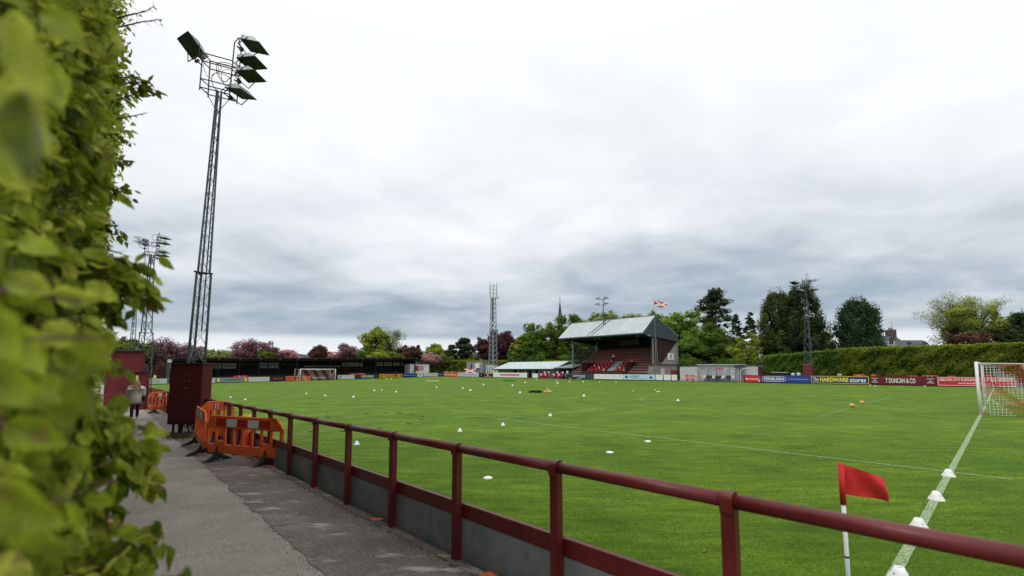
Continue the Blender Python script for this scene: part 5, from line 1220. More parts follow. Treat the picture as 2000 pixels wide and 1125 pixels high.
# ------------------------------------------------------------------ marker cones, discs, balls
def cone_mesh():
    mb = MB(); mb.lathe([(.122, 0), (.119, .010), (.094, .055), (.068, .102), (.044, .148), (.038, .147), (.038, .11)], 20); o = mb.build('tmp', mat('marker white', (.80, .82, .80), .5, .06, 12), smooth=True)
    me = o.data; bpy.data.objects.remove(o)
    # slots
    h = MB(); 
    for k in range(3):
        t = k*math.pi*2/3+.3; h.tube((.072*math.cos(t), .072*math.sin(t), .080), (.083*math.cos(t), .083*math.sin(t), .083), .007, n=8)
    o = h.build('tmp', DARKST); m2 = o.data; bpy.data.objects.remove(o); return me, m2
CM, CM2 = cone_mesh()
cones = [
 (1853, 930, 1.1, 'white marker cone on the goal line, farthest of the row', 1), (1829, 976, 1.1, 'white marker cone on the goal line, between the farthest cone and the rail', 1), (1795, 1032, 1.1, 'white marker cone on the goal line half hidden by the top rail', 1), (1758, 1134, 1.1, 'white marker cone on the goal line cut by the bottom of the photo', 1),
 (696.7, 868.3, .85, 'white marker cone beside the railing post, left of the near cones', 1), (804.5, 857, .85, 'white marker cone peeping over the top rail', 1), (898.3, 842.5, .85, 'white marker cone right of the one peeping over the rail', 1), (982.3, 831, .85, 'white marker cone by the corner of the penalty area line', 1), (1074.7, 812.3, .9, 'white marker cone on the edge of the penalty area line', 1),
 (690.4, 776.2, 1.2, 'white marker cone left of the centre of the pitch', 0), (918.6, 763, 1.4, 'white marker cone in mid field left of the black bag', 0), (1015.6, 767.5, 1.3, 'white marker cone just left of the black bag', 0), (1140.5, 774, 1.3, 'white marker cone right of the pyramid of balls', 0), (1324.3, 783, 1.1, 'white marker cone near the penalty arc', 0),
 (450.2, 776.5, .95, 'small white cone at the left near the red cabinet, upper one', 0), (479, 781, .95, 'small white cone at the left near the red cabinet, lower one', 0), (598.5, 769.5, 1.0, 'small white cone right of the upper left pair', 0), (635, 773.5, 1.0, 'small white cone left of the one at left centre', 0),
 (731, 763.3, 1.2, None, 0), (746, 762.3, .8, None, 0), (774, 766, 1.2, None, 0), (852.5, 757, 1.3, None, 0), (904, 759, 1.3, None, 0), (944.5, 751.8, 1.4, None, 0), (1001, 753.5, 1.5, None, 0), (1025.7, 747.5, 1.5, None, 0), (1089, 748.8, 1.5, None, 0), (1087, 744.5, 1.2, None, 0), (1112.5, 745.7, 1.3, None, 0), (1139, 746.3, 1.4, None, 0), (1171, 746.5, 1.0, None, 0), (1203, 747, 1.0, None, 0), (729, 741.2, 1.3, None, 0), (755, 740.3, 1.3, None, 0), (764, 740.2, 1.3, None, 0), (1048, 742.3, 1.0, None, 0), (1700, 752.6, .8, None, 0), (1710, 754, .8, None, 0), (1806, 754.5, .8, None, 0)]
for (px, py, s, lab, near) in cones:
    p = onground(px, py); g = 'white marker cones set out on the pitch' if lab else 'tiny white markers far out on the pitch'
    r = empty('marker_cone', p, random.random()*3, lab or 'tiny white marker far off on the grass', 'marker cone', g)
    o = link('cone_body', CM, r); s *= .86 if near else .78; o.scale = (s, s, s)
    if near: o2 = link('slots', CM2, r); o2.scale = o.scale
for (px, py, rad, lab) in ((953, 934, .095, 'flat white disc on the grass nearest the railing'), (1191, 884, .10, 'flat white disc on the grass in front of the other disc'), (1265.5, 862.5, .10, 'flat white disc on the grass farther from the railing'), (1285.5, 765, .2, 'tiny white disc beside the yellow ball far out')):
    p = onground(px, py); r = empty('marker_disc', p, 0, lab, 'marker disc', 'white discs on the grass'); MB().lathe([(rad, 0), (rad*.95, .022), (rad*.5, .034), (0, .036)], 20).build('disc', mat('marker white', (.80, .82, .80)), r, smooth=True)
def ballmat():
    m, n, l, bs = nt('ball pattern'); tc = n.new('ShaderNodeTexCoord'); vo = n.new('ShaderNodeTexVoronoi'); vo.inputs['Scale'].default_value = 9; l.new(tc.outputs['Object'], vo.inputs['Vector'])
    cr = n.new('ShaderNodeValToRGB'); cr.color_ramp.interpolation = 'CONSTANT'; e = cr.color_ramp.elements; e[0].color = (.72, .46, .08, 1); e[1].position = .55; e[1].color = (.55, .16, .04, 1); e2 = cr.color_ramp.elements.new(.3); e2.color = (.75, .55, .12, 1)
    l.new(vo.outputs['Color'], cr.inputs['Fac']); l.new(cr.outputs['Color'], bs.inputs['Base Color']); bs.inputs['Roughness'].default_value = .45; return m
BM_ = ballmat()
bmh = bmesh.new(); bmesh.ops.create_icosphere(bmh, subdivisions=3, radius=.11); bme = bpy.data.meshes.new('ball'); bmh.to_mesh(bme); bmh.free(); bme.materials.append(BM_)
for p_ in bme.polygons: p_.use_smooth = True
def ball(p, lab, g='yellow and orange footballs on the pitch'):
    o = link('football', bme); o.location = p; o.rotation_euler = (random.random()*3, random.random()*3, 0); tag(o, lab, 'football', g)
for (px, py, d, lab) in ((1663, 796, None, 'left football of the nearer pair on the right'), (1682, 790, None, 'left football of the farther pair on the right'), (1237, 767, None, 'single yellow orange football left of the penalty arc'), (1280, 765, None, 'yellow orange football with a white disc beside it'), (1085, 757.5, None, 'small yellow football beyond the pyramid of balls')):
    p = onground(px, py)+Vector((0, 0, .11)); ball(p, lab)
    if px > 1600: ball(p+Vector((.17, .12, 0)), lab.replace('left football', 'right football'))
pb = onground(1070, 767.5)+Vector((0, 0, .11))
for dx, dy, dz, lab in ((-.24, 0, 0, 'bottom left football of the small pyramid'), (.0, -.02, 0, 'bottom middle football of the small pyramid'), (.24, 0, 0, 'bottom right football of the small pyramid'), (0.0, .15, .17, 'top football of the small pyramid'), (.1, .22, 0, 'rear football of the small pyramid')): ball(pb+Vector((dx, dy, dz)), lab)
for (px, py, mm, w, lab) in ((1046, 767, DKC, 1.0, 'black kit bag lying on the grass in mid field'), (995, 744.5, mat('green bibs', (.03, .25, .06), .8, .2, 8), 1.8, 'green and black pile of bibs on the grass before the clubhouse')):
    p = onground(px, py); r = empty('kit_bag', p, .1, lab, 'bag'); mb = MB()
    for k in range(7): mb.box(((k/6-.5)*w, random.uniform(-.1, .1), .09+random.uniform(-.02, .05)), (w*.24, .3, .18), rz=random.random(), rx=random.uniform(-.3, .3))
    mb.build('bag_body', mm, r, bevel=.04); MB().path([(-.2*w, 0, .15), (0, -.02, .32), (.2*w, 0, .15)], .02, 5).build('handle', DKC, r)
p = onground(844.5, 744.8); r = empty('disc_stack', p, 0, 'row of pale yellow and white training discs lying far out on the left', 'training discs')
for k in range(5): MB().lathe([(.22, 0), (.2, .12), (0, .16)], 12, ((k-2)*.5, 0, 0)).build('disc', YEL if k % 2 else OFFW, r)
SOIL = mat('dark soil', (.025, .022, .012), .95, .4, 20)
for i, (px, py) in enumerate(((742.5, 837), (639, 809.5), (670.8, 842.6), (607.6, 843.8), (800.7, 828), (823.7, 820), (806.5, 809.5), (826, 814), (779.4, 807.5), (716, 808), (676, 807), (753, 807), (640, 816))):
    p = onground(px, py); mb = MB(); s = random.uniform(.4, 1.0)
    for k in range(6): mb.box(((k/5-.5)*.22*s, random.uniform(-.04, .04), .008), (.07*s, .05*s, .022), rz=random.random()*3, rx=random.uniform(-.3, .3))
    o = mb.build('turf_divot', SOIL); o.location = p; tag(o, 'dark scuffed lump of soil on the grass left of the near cones', 'divot', 'dark divots in the grass')
p = onground(1377, 1079); mb = MB().quad((-.035, 0, .01), (0, -.015, .02), (.035, .005, .012), (0, .02, .03)).quad((-.02, .01, .012), (.02, -.012, .03), (.03, .02, .015)); o = mb.build('fallen_leaf', mat('dead leaf', (.40, .26, .08), .8, .3, 30)); o.location = p; tag(o, 'single dead yellow leaf on the grass by the rail post', 'leaf')
# ------------------------------------------------------------------ foliage tools (numpy)
def rotmats(n, nrm=None, spread=1.0):
    """random orthonormal frames; if nrm given, z axis leans to nrm"""
    z = rng.normal(size=(n, 3))
    if nrm is not None: z = nrm+z*spread*.6
    z /= np.linalg.norm(z, axis=1, keepdims=True)+1e-9
    a = rng.normal(size=(n, 3)); x = np.cross(a, z); x /= np.linalg.norm(x, axis=1, keepdims=True)+1e-9
    y = np.cross(z, x); return x, y, z
def cards(P, size, nrm=None, spread=1.0):
    n = len(P); x, y, z = rotmats(n, nrm, spread); s = (size*rng.uniform(.6, 1.35, n))[:, None]
    l = .75
    V = np.stack([P-x*s*.5, P-y*s*.32*l+z*s*.06, P+x*s*.5, P+y*s*.32*l+z*s*.06], 1).reshape(-1, 3); return V, np.arange(4*n).reshape(-1, 4)
LM = {}
def LMAT(k):
    T = {'green': ((.018, .045, .006), (.15, .25, .022)), 'bright': ((.03, .07, .006), (.24, .37, .025)), 'yellowgreen': ((.06, .09, .008), (.36, .42, .05)), 'dark': ((.010, .021, .008), (.075, .11, .032)),
         'conifer': ((.016, .03, .007), (.115, .15, .032)), 'olive': ((.03, .045, .008), (.19, .23, .03)), 'purple': ((.03, .010, .012), (.17, .06, .07)), 'plum': ((.045, .02, .026), (.30, .16, .17)), 'pink': ((.16, .07, .07), (.62, .36, .37)),
         'brown': ((.04, .018, .012), (.17, .075, .05)), 'pale': ((.06, .08, .02), (.34, .40, .13)), 'hedge': ((.025, .045, .004), (.25, .31, .025)), 'spruce': ((.010, .026, .012), (.07, .12, .045))}
    if k not in LM: LM[k] = leafmat('leaves '+k, tuple(c*1.7 for c in T[k][0]), tuple(c*1.15 for c in T[k][1]), trans=.38, rough=.7)
    return LM[k]
def tree(px, ytop, hw, Y, kind, shape, lab, ybot=718, n=1.0, dens=1.0, cat='tree', name=None, group='trees beyond the ground'):
    top = atY(px, ytop, Y); Rx = hw*Y/880*(.9 if kind in ('plum', 'brown') else 1.08 if shape in ('round', 'bush') else 1.12); zb = max(zat(Y, ybot), .8); H = top.z-zb; base = Vector((top.x, Y, 0))
    nm = name or {'conifer': 'conifer_tree', 'cypress': 'cypress_tree', 'cedar': 'cedar_tree'}.get(shape, 'tree')
    r = empty(nm, base, random.random()*6, lab, cat, group); r.rotation_euler.z = 0
    nc = int({'round': 95, 'sparse': 70, 'conifer': 110, 'cypress': 190, 'cedar': 85, 'bush': 60}[shape]*n)
    C = []; 
    for i in range(nc):
        if shape in ('round', 'bush', 'sparse'):
            u = rng.normal(size=3); u /= np.linalg.norm(u); rr = rng.uniform(.25, 1)**.5; 
            sz = .5 if shape != 'bush' else .55
            wob = 1+.22*math.sin(3*math.atan2(u[0], u[2])+px)+.12*math.sin(7*math.atan2(u[0], u[2])+ytop)
            wob *= .98
            c = np.array([u[0]*Rx*rr*wob*.92, u[1]*Rx*rr*.85, zb+H*.5+u[2]*H*.5*rr*min(1.08, .9*wob+.05)]); cr = Rx*rng.uniform(.17, .30)
            c[2] = min(c[2], top.z-cr*.45)
        elif shape == 'conifer':
            t = rng.uniform(0, 1)**.8; an = rng.uniform(0, 6.28); w = Rx*(1-t)**.75*(.8+.3*math.sin(t*28+an))+.15; rr = rng.uniform(.4, 1)
            c = np.array([w*rr*math.cos(an), w*rr*math.sin(an), zb+H*t*.97]); cr = Rx*rng.uniform(.10, .2)*(1.15-t*.6)
        elif shape == 'cypress':
            t = rng.uniform(0, 1)**1.3; an = rng.uniform(0, 6.28); w = Rx*(math.sin(min(1, (1-t)*1.9+.16)*math.pi/2))**.8*(.85+.15*math.sin(an*4+t*9)); rr = rng.uniform(.55, 1)
            c = np.array([w*rr*math.cos(an)*.93, w*rr*math.sin(an), zb+H*t*.95]); cr = Rx*rng.uniform(.17, .28)
        else:
            t = rng.uniform(.0, 1); an = rng.uniform(0, 6.28); w = Rx*(.55+.45*math.sin(t*math.pi*1.0+.3))*(1 if int(t*6+.3) % 2 else .8)*(1.0 if t < .8 else .6); rr = rng.uniform(.2, 1)
            c = np.array([w*rr*math.cos(an), w*rr*math.sin(an), zb+H*t*.93]); cr = Rx*rng.uniform(.14, .26)
        C.append((c, cr))
    ls = {'round': .0042, 'sparse': .0034, 'conifer': .0040, 'cypress': .0046, 'cedar': .0040, 'bush': .004}[shape]*Y*.92
    per = {'round': 150, 'sparse': 30, 'conifer': 90, 'cypress': 150, 'cedar': 130, 'bush': 110}[shape]
    Ps = []; Ns = []; Ts = []
    for c, cr in C:
        m = int(per*dens*rng.uniform(.6, 1.4)*(min(2.2, max(.5, (cr/(ls*3))**2*.35+.5)))); u = rng.normal(size=(m, 3)); u /= np.linalg.norm(u, axis=1, keepdims=True)
        if shape in ('cypress',): sq = np.array([.9, .9, 1.7])
        elif shape in ('cedar', 'conifer'): sq = np.array([1.35, 1.35, .55])
        else: sq = np.array([1.1, 1.1, .8])
        rad = cr*rng.uniform(.35, 1.12, m)[:, None]**.6; p = c+u*rad*sq
        out = c-np.array([0, 0, zb+H*.45]); out = out/(np.linalg.norm(out)+1e-6)
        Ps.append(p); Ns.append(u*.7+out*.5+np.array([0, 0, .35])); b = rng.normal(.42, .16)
        Ts.append(np.clip(b+u[:, 2]*.30+rng.normal(0, .10, m)+(c[2]-zb)/H*.12, 0, 1))  # clump tops and upper crown tinted lighter, daylight put into the colour
    P = np.concatenate(Ps); N = np.concatenate(Ns); V, Q = cards(P, ls, N, 1.0)
    if shape != 'sparse' and kind != 'plum':                     # big inner cards, shade put into their low tint, close the crown
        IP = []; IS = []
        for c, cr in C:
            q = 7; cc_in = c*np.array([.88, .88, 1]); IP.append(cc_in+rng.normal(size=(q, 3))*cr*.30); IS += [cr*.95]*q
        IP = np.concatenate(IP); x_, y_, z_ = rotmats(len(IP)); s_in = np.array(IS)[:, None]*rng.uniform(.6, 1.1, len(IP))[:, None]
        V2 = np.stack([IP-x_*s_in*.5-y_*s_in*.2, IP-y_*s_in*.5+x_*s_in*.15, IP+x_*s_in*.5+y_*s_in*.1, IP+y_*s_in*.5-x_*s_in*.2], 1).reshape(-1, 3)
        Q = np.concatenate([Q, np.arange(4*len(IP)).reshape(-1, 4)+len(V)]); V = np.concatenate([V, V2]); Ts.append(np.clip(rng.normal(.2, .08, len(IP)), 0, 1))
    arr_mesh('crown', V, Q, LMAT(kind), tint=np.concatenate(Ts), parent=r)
    tk = MB(); r0 = max(.12, Rx*(.06 if shape in ('round', 'sparse', 'bush') else .03)); fork = zb+H*(.28 if shape in ('round', 'sparse', 'bush') else .85)
    tk.path([(0, 0, -1), (0.1, 0, zb+H*.1), (-.05, .05, fork), (0, 0, zb+H*.8)], [r0*1.2, r0, r0*.75, r0*.15], 7)
    for c, cr in C[::(1 if shape == 'sparse' else 2)]:
        if shape in ('round', 'sparse', 'bush'):
            zf = zb+H*random.uniform(.08, .4); mid = Vector((c[0]*.45, c[1]*.45, zf+(c[2]-zf)*.62)); tk.path([(0, 0, zf), mid, tuple(c)], [r0*.38, r0*.2, r0*.05], 4)
            if shape == 'sparse':
                for q in range(5): 
                    e = Vector(c)+Vector((random.gauss(0, cr*.8), random.gauss(0, cr*.8), abs(random.gauss(0, cr*.8)))); tk.tube(mid.lerp(Vector(c), random.random()), e, r0*.07, r0*.03, n=3, cap=False)
        else:
            zf = max(zb, c[2]-Rx*.15); tk.tube((0, 0, zf), tuple(c), r0*.2, r0*.06, n=4, cap=False)
    tk.build('trunk', BARK, r)
    return r
def j(a, b): return random.uniform(a, b)
T = [ # px, ytop, hw, Y, kind, shape, label, ybot
 (262, 664, 42, 118, 'olive', 'round', 'olive green tree left of the dark blossom trees, behind the red hut', 716),
 (316, 660, 33, 122, 'plum', 'round', 'dark plum blossom tree between the second mast and the main mast', 720),
 (362, 666, 32, 124, 'plum', 'round', 'plum tree directly behind the foot of the main floodlight mast', 716),
 (424, 684, 30, 135, 'pale', 'bush', 'pale yellow green shrub just right of the main mast', 708),
 (458, 684, 16, 138, 'pink', 'bush', 'small pink blossom tree left of the big plum tree', 708),
 (483, 660, 36, 132, 'plum', 'round', 'big round plum tree above the covered terrace', 712),
 (523, 667, 26, 135, 'plum', 'round', 'smaller plum tree joined to the big plum tree', 712),
 (519, 684, 13, 128, 'olive', 'bush', 'low olive bush between the two plum trees', 708),
 (560, 685, 24, 140, 'pink', 'bush', 'pink blossom tree right of the plum trees', 708),
 (622, 675, 19, 135, 'brown', 'round', 'small reddish brown tree standing apart above the terrace roof', 708),
 (652, 689, 22, 138, 'pink', 'bush', 'low pink blossom bush between two brown trees', 708),
 (682, 671, 28, 135, 'plum', 'round', 'brownish pink tree left of the tall pale pair', 710),
 (735, 638, 27, 133, 'yellowgreen', 'round', 'tall yellow green tree, left one of the pair above the terrace', 704),
 (762, 636, 32, 138, 'pale', 'sparse', 'tall thin leaved tree with bare branches showing, right one of the pair', 708),
 (712, 684, 14, 126, 'green', 'bush', 'small green bush left of the yellow green bush', 708), (740, 687, 20, 124, 'yellowgreen', 'bush', 'low yellow green bush below the tall pair', 708),
 (770, 688, 15, 126, 'olive', 'bush', 'low olive bush below the tall thin leaved tree', 708),
 (796, 676, 24, 130, 'brown', 'round', 'dark red brown tree above the right end of the terrace', 706),
 (817, 674, 9, 133, 'dark', 'conifer', 'small dark pine above the right end of the terrace', 706),
 (850, 673, 22, 150, 'yellowgreen', 'round', 'round yellow green tree behind the far corner', 714),
 (838, 691, 22, 142, 'pink', 'bush', 'pink blossom tree above the white hut', 714),
 (882, 672, 15, 150, 'dark', 'cedar', 'smaller dark pine left of the domed pine', 714), (908, 651, 17, 148, 'dark', 'round', 'domed dark pine left of the telecoms tower', 714),
 (872, 694, 18, 146, 'olive', 'bush', 'olive bush below the dark pines', 716), (925, 695, 14, 142, 'olive', 'bush', 'olive bush left of the tower foot', 716),
 (946, 658, 17, 140, 'purple', 'round', 'copper beech immediately left of the telecoms tower', 714), (983, 645, 36, 142, 'purple', 'round', 'large copper beech behind the telecoms tower', 716),
 (1018, 652, 18, 132, 'yellowgreen', 'round', 'narrow yellow green tree right of the copper beech', 716), (1045, 633, 30, 130, 'green', 'round', 'rounded mid green tree left of the spire', 718), (1078, 630, 32, 134, 'olive', 'round', 'brownish green tree at the foot of the spire', 718),
 (1122, 609, 38, 128, 'green', 'round', 'tall green tree right of the spire above the stand roof end', 718), (1180, 603, 36, 150, 'pale', 'round', 'pale green tree behind the roof light mast', 690), (1160, 640, 40, 118, 'olive', 'round', 'dark olive tree behind the left end of the grandstand', 720),
 (1232, 607, 34, 122, 'bright', 'round', 'bright green tree behind the grandstand ridge', 718), (1275, 603, 38, 118, 'bright', 'round', 'bright green tree behind the flagpole', 720), (1325, 600, 42, 112, 'bright', 'round', 'large bright green tree right of the grandstand gable', 722),
 (1350, 650, 32, 104, 'green', 'round', 'dense green tree low behind the pale wall', 726), (1388, 626, 32, 106, 'green', 'round', 'mid green willowy tree left of the yellow green bush', 726),
 (1395, 562, 38, 128, 'dark', 'cedar', 'tall irregular dark cedar standing above the green trees', 660),
 (1437, 612, 22, 120, 'spruce', 'conifer', 'spruce left of the pair beside the giant cypress', 700), (1465, 608, 22, 116, 'spruce', 'conifer', 'spruce right next to the giant cypress', 700), (1420, 655, 30, 112, 'conifer', 'round', 'dark green mass behind the yellow green bush', 724),
 (1458, 652, 32, 92, 'yellowgreen', 'bush', 'bright yellow green spreading bush behind the dugout', 722),
 (1513, 564, 34, 92, 'conifer', 'cypress', 'giant dark cypress, left one of the joined pair', 735), (1562, 556, 44, 89, 'dark', 'cypress', 'giant dark cypress, right one behind the far mast', 735),
 (1540, 572, 34, 95, 'conifer', 'cypress', 'giant dark cypress filling between the joined pair', 735), (1612, 640, 15, 100, 'yellowgreen', 'bush', 'light green sapling right of the giant cypress', 700), (1625, 668, 10, 96, 'spruce', 'conifer', 'small spruce beside the light green sapling', 700),
 (1672, 588, 38, 84, 'spruce', 'cypress', 'lone blue green conifer above the right hedge', 684),
 (1858, 570, 44, 80, 'yellowgreen', 'sparse', 'thin leaved yellow green tree, left of the pair above the right hedge', 688), (1902, 568, 46, 83, 'yellowgreen', 'sparse', 'thin leaved yellow green tree, right of the pair above the right hedge', 690), (1880, 606, 36, 88, 'olive', 'round', 'olive tree filling the gap behind the thin leaved pair', 690),
 (1890, 648, 40, 74, 'brown', 'bush', 'low red brown shrub in front of the thin leaved pair', 686), (1942, 598, 18, 90, 'dark', 'conifer', 'dark conifer right of the thin leaved pair', 690), (1962, 632, 22, 80, 'dark', 'round', 'low dark tree left of the right edge conifer', 690), (1990, 614, 26, 82, 'dark', 'cypress', 'dark conifer cut by the right edge of the photo', 690), (2045, 610, 40, 84, 'green', 'round', 'green tree just beyond the right edge', 690)]
for k, t in enumerate(T):
    if t[0] > 2010: continue
    tree(t[0], t[1], t[2], t[3], t[4], t[5], t[6], t[7], dens=(3.0 if t[5] == 'sparse' and t[0] > 1800 else 2.6 if t[5] == 'sparse' else .55 if t[4] == 'plum' else 1.0))
# ------------------------------------------------------------------ clipped hedges
def hedge(a0, a1, b0, b1, ztop, lab, kind='hedge', dens=150, ls=.26, zl=0, name='hedge', top2=None):
    r = empty(name, W((a0+a1)/2, (b0+b1)/2, gz(66, b0)), TH, lab, 'hedge'); cx, cy = (a0+a1)/2, (b0+b1)/2; w, d = abs(a1-a0)/2, abs(b1-b0)/2; g = r.location.z
    H0 = ztop-g; H1 = (top2 or ztop)-g
    HT = lambda y: H0+(H1-H0)*(y+d)/(2*d)
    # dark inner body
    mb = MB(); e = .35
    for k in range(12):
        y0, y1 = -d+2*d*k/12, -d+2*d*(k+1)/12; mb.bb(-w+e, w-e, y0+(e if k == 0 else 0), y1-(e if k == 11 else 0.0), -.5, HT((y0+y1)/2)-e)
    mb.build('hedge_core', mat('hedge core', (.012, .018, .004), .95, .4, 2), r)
    def bump(u, v): return .13*np.sin(u*1.9+1.3*np.sin(v*1.7))+.10*np.sin(v*3.1+u*.7)+.07*np.sin(u*5.3+v*4.1)
    n = int(2*d*H0*dens); y = rng.uniform(-d, d, n); z = rng.uniform(-.1, 1, n)*HT(y); bm_ = bump(y, z); x = -w-bm_*1.0+rng.uniform(0, .28, n)
    z2 = (z/HT(y)); x = x + np.where(z2 > .93, (z2-.93)*3.0, 0)
    P1 = np.stack([x, y, z], 1); N1 = np.tile([-1, 0, .35], (n, 1)); 
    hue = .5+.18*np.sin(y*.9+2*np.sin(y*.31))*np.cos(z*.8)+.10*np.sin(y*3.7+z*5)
    t1 = np.clip(hue*.75+bm_*.9+rng.normal(0, .13, n)+np.clip((z2-.9)*4, 0, .4)-.12*(z2 < .25), 0, 1)  # hollows and foot darker, top lighter: shade and light painted into tint
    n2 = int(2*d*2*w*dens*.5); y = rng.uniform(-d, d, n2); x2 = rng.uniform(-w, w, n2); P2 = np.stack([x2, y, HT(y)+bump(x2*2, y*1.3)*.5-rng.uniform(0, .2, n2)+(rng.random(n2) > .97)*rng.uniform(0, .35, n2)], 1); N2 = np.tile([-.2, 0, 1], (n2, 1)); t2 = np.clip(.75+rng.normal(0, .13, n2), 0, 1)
    n3 = int(2*w*H0*dens); x3 = rng.uniform(-w, w, n3); P3 = np.stack([x3, -d+rng.uniform(-.1, .2, n3), rng.uniform(0, H0, n3)], 1); N3 = np.tile([0, -1, .2], (n3, 1)); t3 = np.clip(.45+rng.normal(0, .15, n3), 0, 1)
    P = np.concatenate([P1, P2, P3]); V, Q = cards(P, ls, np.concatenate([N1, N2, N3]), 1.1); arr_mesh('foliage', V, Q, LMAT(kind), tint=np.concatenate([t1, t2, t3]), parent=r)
    return r
hR = W(72, bon(72, 2000, 3), 0).y; hL = W(72, bon(72, 1640, 3), 0).y; zR = zat(hR, 669); zL = zat(hL, 681)
bL_, bR_ = bon(72, 1640, 3), bon(72, 2000, 3)-9
hedge(71.6, 74.5, bR_, bL_, zR+.0, 'long tall clipped green hedge along the right side above the maroon boards', top2=zL, dens=230, ls=.24)
b1_ = bon(72, 1488, 3); zz = zat(W(72, b1_, 0).y, 705)
hedge(71.9, 74.2, bL_+.05, b1_, zat(W(72, bL_, 0).y, 683), 'darker shaggier hedge length below the giant cypresses', kind='green', top2=zz+.8, dens=190, ls=.26)
hb0, hb1 = bon(78, 1118, 3), bon(78, 838, 3); Yh_ = W(78, hb0, 0).y
hedge(78, 80.5, hb0, hb1, zat(Yh_, 705), 'clipped yellow green hedge behind the clubhouse and cabins', top2=zat(W(78, hb1, 0).y, 703.5), dens=110, ls=.36)
# low undergrowth below the trees so no gap shows
def thicket(px0, px1, ytop, Y, lab, kind):
    n = 9000; px = rng.uniform(px0, px1, n); 
    x0 = atY(px0, 700, Y).x; x1 = atY(px1, 700, Y).x; r = empty('thicket', ((x0+x1)/2, Y, 0), 0, lab, 'undergrowth'); w = (x1-x0)/2; H = zat(Y, ytop)
    x = rng.uniform(-w, w, n); z = rng.uniform(0, 1, n)*H*(.85+.15*np.sin(x*.8)+.08*np.sin(x*2.3)); y = rng.uniform(0, 3, n)+.5*np.sin(x*1.1)
    V, Q = cards(np.stack([x, y, z], 1), .45, np.tile([0, -1, .4], (n, 1)), 1.0); arr_mesh('foliage', V, Q, LMAT(kind), tint=np.clip(rng.normal(.3, .18, n)+.15*np.sin(x*1.3+z), 0, 1), parent=r)
    mb = MB(); 
    for k in range(8): mb.bb(-w+2*w*k/8, -w+2*w*(k+1)/8, 1.6, 2.6, 0, H*.8)
    mb.build('thicket_core', mat('hedge core', (.012, .018, .004)), r)  # solid near-black core boxes behind the leaves
thicket(1325, 1500, 700, 84, 'dark undergrowth behind the pale wall and dugout', 'green'); thicket(235, 500, 706, 116, 'dark undergrowth behind the far left corner', 'brown'); thicket(990, 1330, 690, 112, 'dense green undergrowth behind the clubhouse and grandstand', 'green')
# far hills
mb = MB()
V = []; Q = []; nn = 160
for i in range(nn+1):
    x = -2200+4400*i/nn; h_ = 62+14*math.sin(x*.004+1)+8*math.sin(x*.013)+5*math.sin(x*.037)+3*math.sin(x*.11)
    h_ *= 1.0 if x < -100 else .8
    V += [(x, 1450, -20), (x, 1500, h_*.8), (x, 1620, h_), (x, 2000, h_*.9)]
for i in range(nn):
    for k in range(3): a_ = i*4+k; Q.append((a_, a_+4, a_+5, a_+1))
o = arr_mesh('hills', np.array(V), np.array(Q), mat('hill woods', (.045, .065, .05), .95, .5, .02), smooth=True); tag(o, kind='structure')
# ------------------------------------------------------------------ the near hedge on the left
VC = Vector((-.915, 1.0, 0))                 # direction of the hedge face as X = off + m*Y
def HP(off, Y, z): return np.stack([off-.925*Y, Y, z], -1)
NL = leafmat('beech leaf', (.04, .075, .004), (.50, .53, .04), trans=.5, rough=.45, veins=True)
NLF = leafmat('beech leaf far', (.05, .09, .004), (.52, .58, .045), trans=.5, rough=.5)
def leaf_template(nseg=9):
    ts = np.linspace(0, 1, nseg+1); V = []; UVv = []
    for i, t in enumerate(ts):
        w = .31*(math.sin(math.pi*t**.8)**.85)*(1-.30*t) if 0 < t < 1 else .0
        serr = 1+.13*(i % 2)
        for s in (-1, -.5, 0, .5, 1):
            z = .10*abs(s)+.05*math.sin(t*3.1)*-1 + (.03*math.sin(t*9+s*2))
            V.append((t, s*w*serr, z)); UVv.append((s*.5, t))
    Q = []
    for i in range(nseg):
        for k in range(4): a_ = i*5+k; Q.append((a_, a_+5, a_+6, a_+1))
    return np.array(V), np.array(Q), np.array(UVv)
LT, LQ, LUV = leaf_template()
LT2 = np.array([(0, 0, 0), (.3, -.26, .07), (.7, -.17, .04), (1.05, 0, -.08), (.7, .17, .04), (.3, .26, .07), (.5, 0, 0.0)]); LQ2 = np.array([(0, 1, 6, 5), (1, 2, 3, 6), (6, 3, 4, 5)])
def leaves(name, P, X, Nrm, size, m, tint, hi, parent):
    """X tip direction, Nrm face normal"""
    X = X/(np.linalg.norm(X, axis=1, keepdims=True)+1e-9); Y = np.cross(Nrm, X); Y /= np.linalg.norm(Y, axis=1, keepdims=True)+1e-9; Z = np.cross(X, Y)
    t, q, uv = (LT, LQ, LUV) if hi else (LT2, LQ2, None)
    n = len(P); curl = rng.uniform(-.25, .35, n)
    tv = np.repeat(t[None], n, 0).copy(); tv[:, :, 2] -= curl[:, None]*t[None, :, 0]**2; tv[:, :, 1] *= rng.uniform(.8, 1.15, n)[:, None]; tv[:, :, 2] += rng.uniform(-.05, .25, n)[:, None]*np.abs(t[None, :, 1])*2
    V = P[:, None, :]+size[:, None, None]*(tv[:, :, 0:1]*X[:, None]+tv[:, :, 1:2]*Y[:, None]+tv[:, :, 2:3]*Z[:, None])
    Q = (q[None]+(np.arange(n)*len(t))[:, None, None]).reshape(-1, q.shape[1]); T_ = np.repeat(tint, len(q))
    UVl = None
    if uv is not None: UVl = np.tile(uv[q.ravel()], (n, 1))
    return arr_mesh(name, V.reshape(-1, 3), Q, m, tint=T_, uv=UVl, parent=parent, smooth=hi)
H_ = empty('beech_hedge', (-2.2, 2.4, .4), 0, 'tall leafy beech hedge filling the left edge, nearest leaves out of focus', 'hedge')
OR = np.array([-2.2, 2.4, .4])
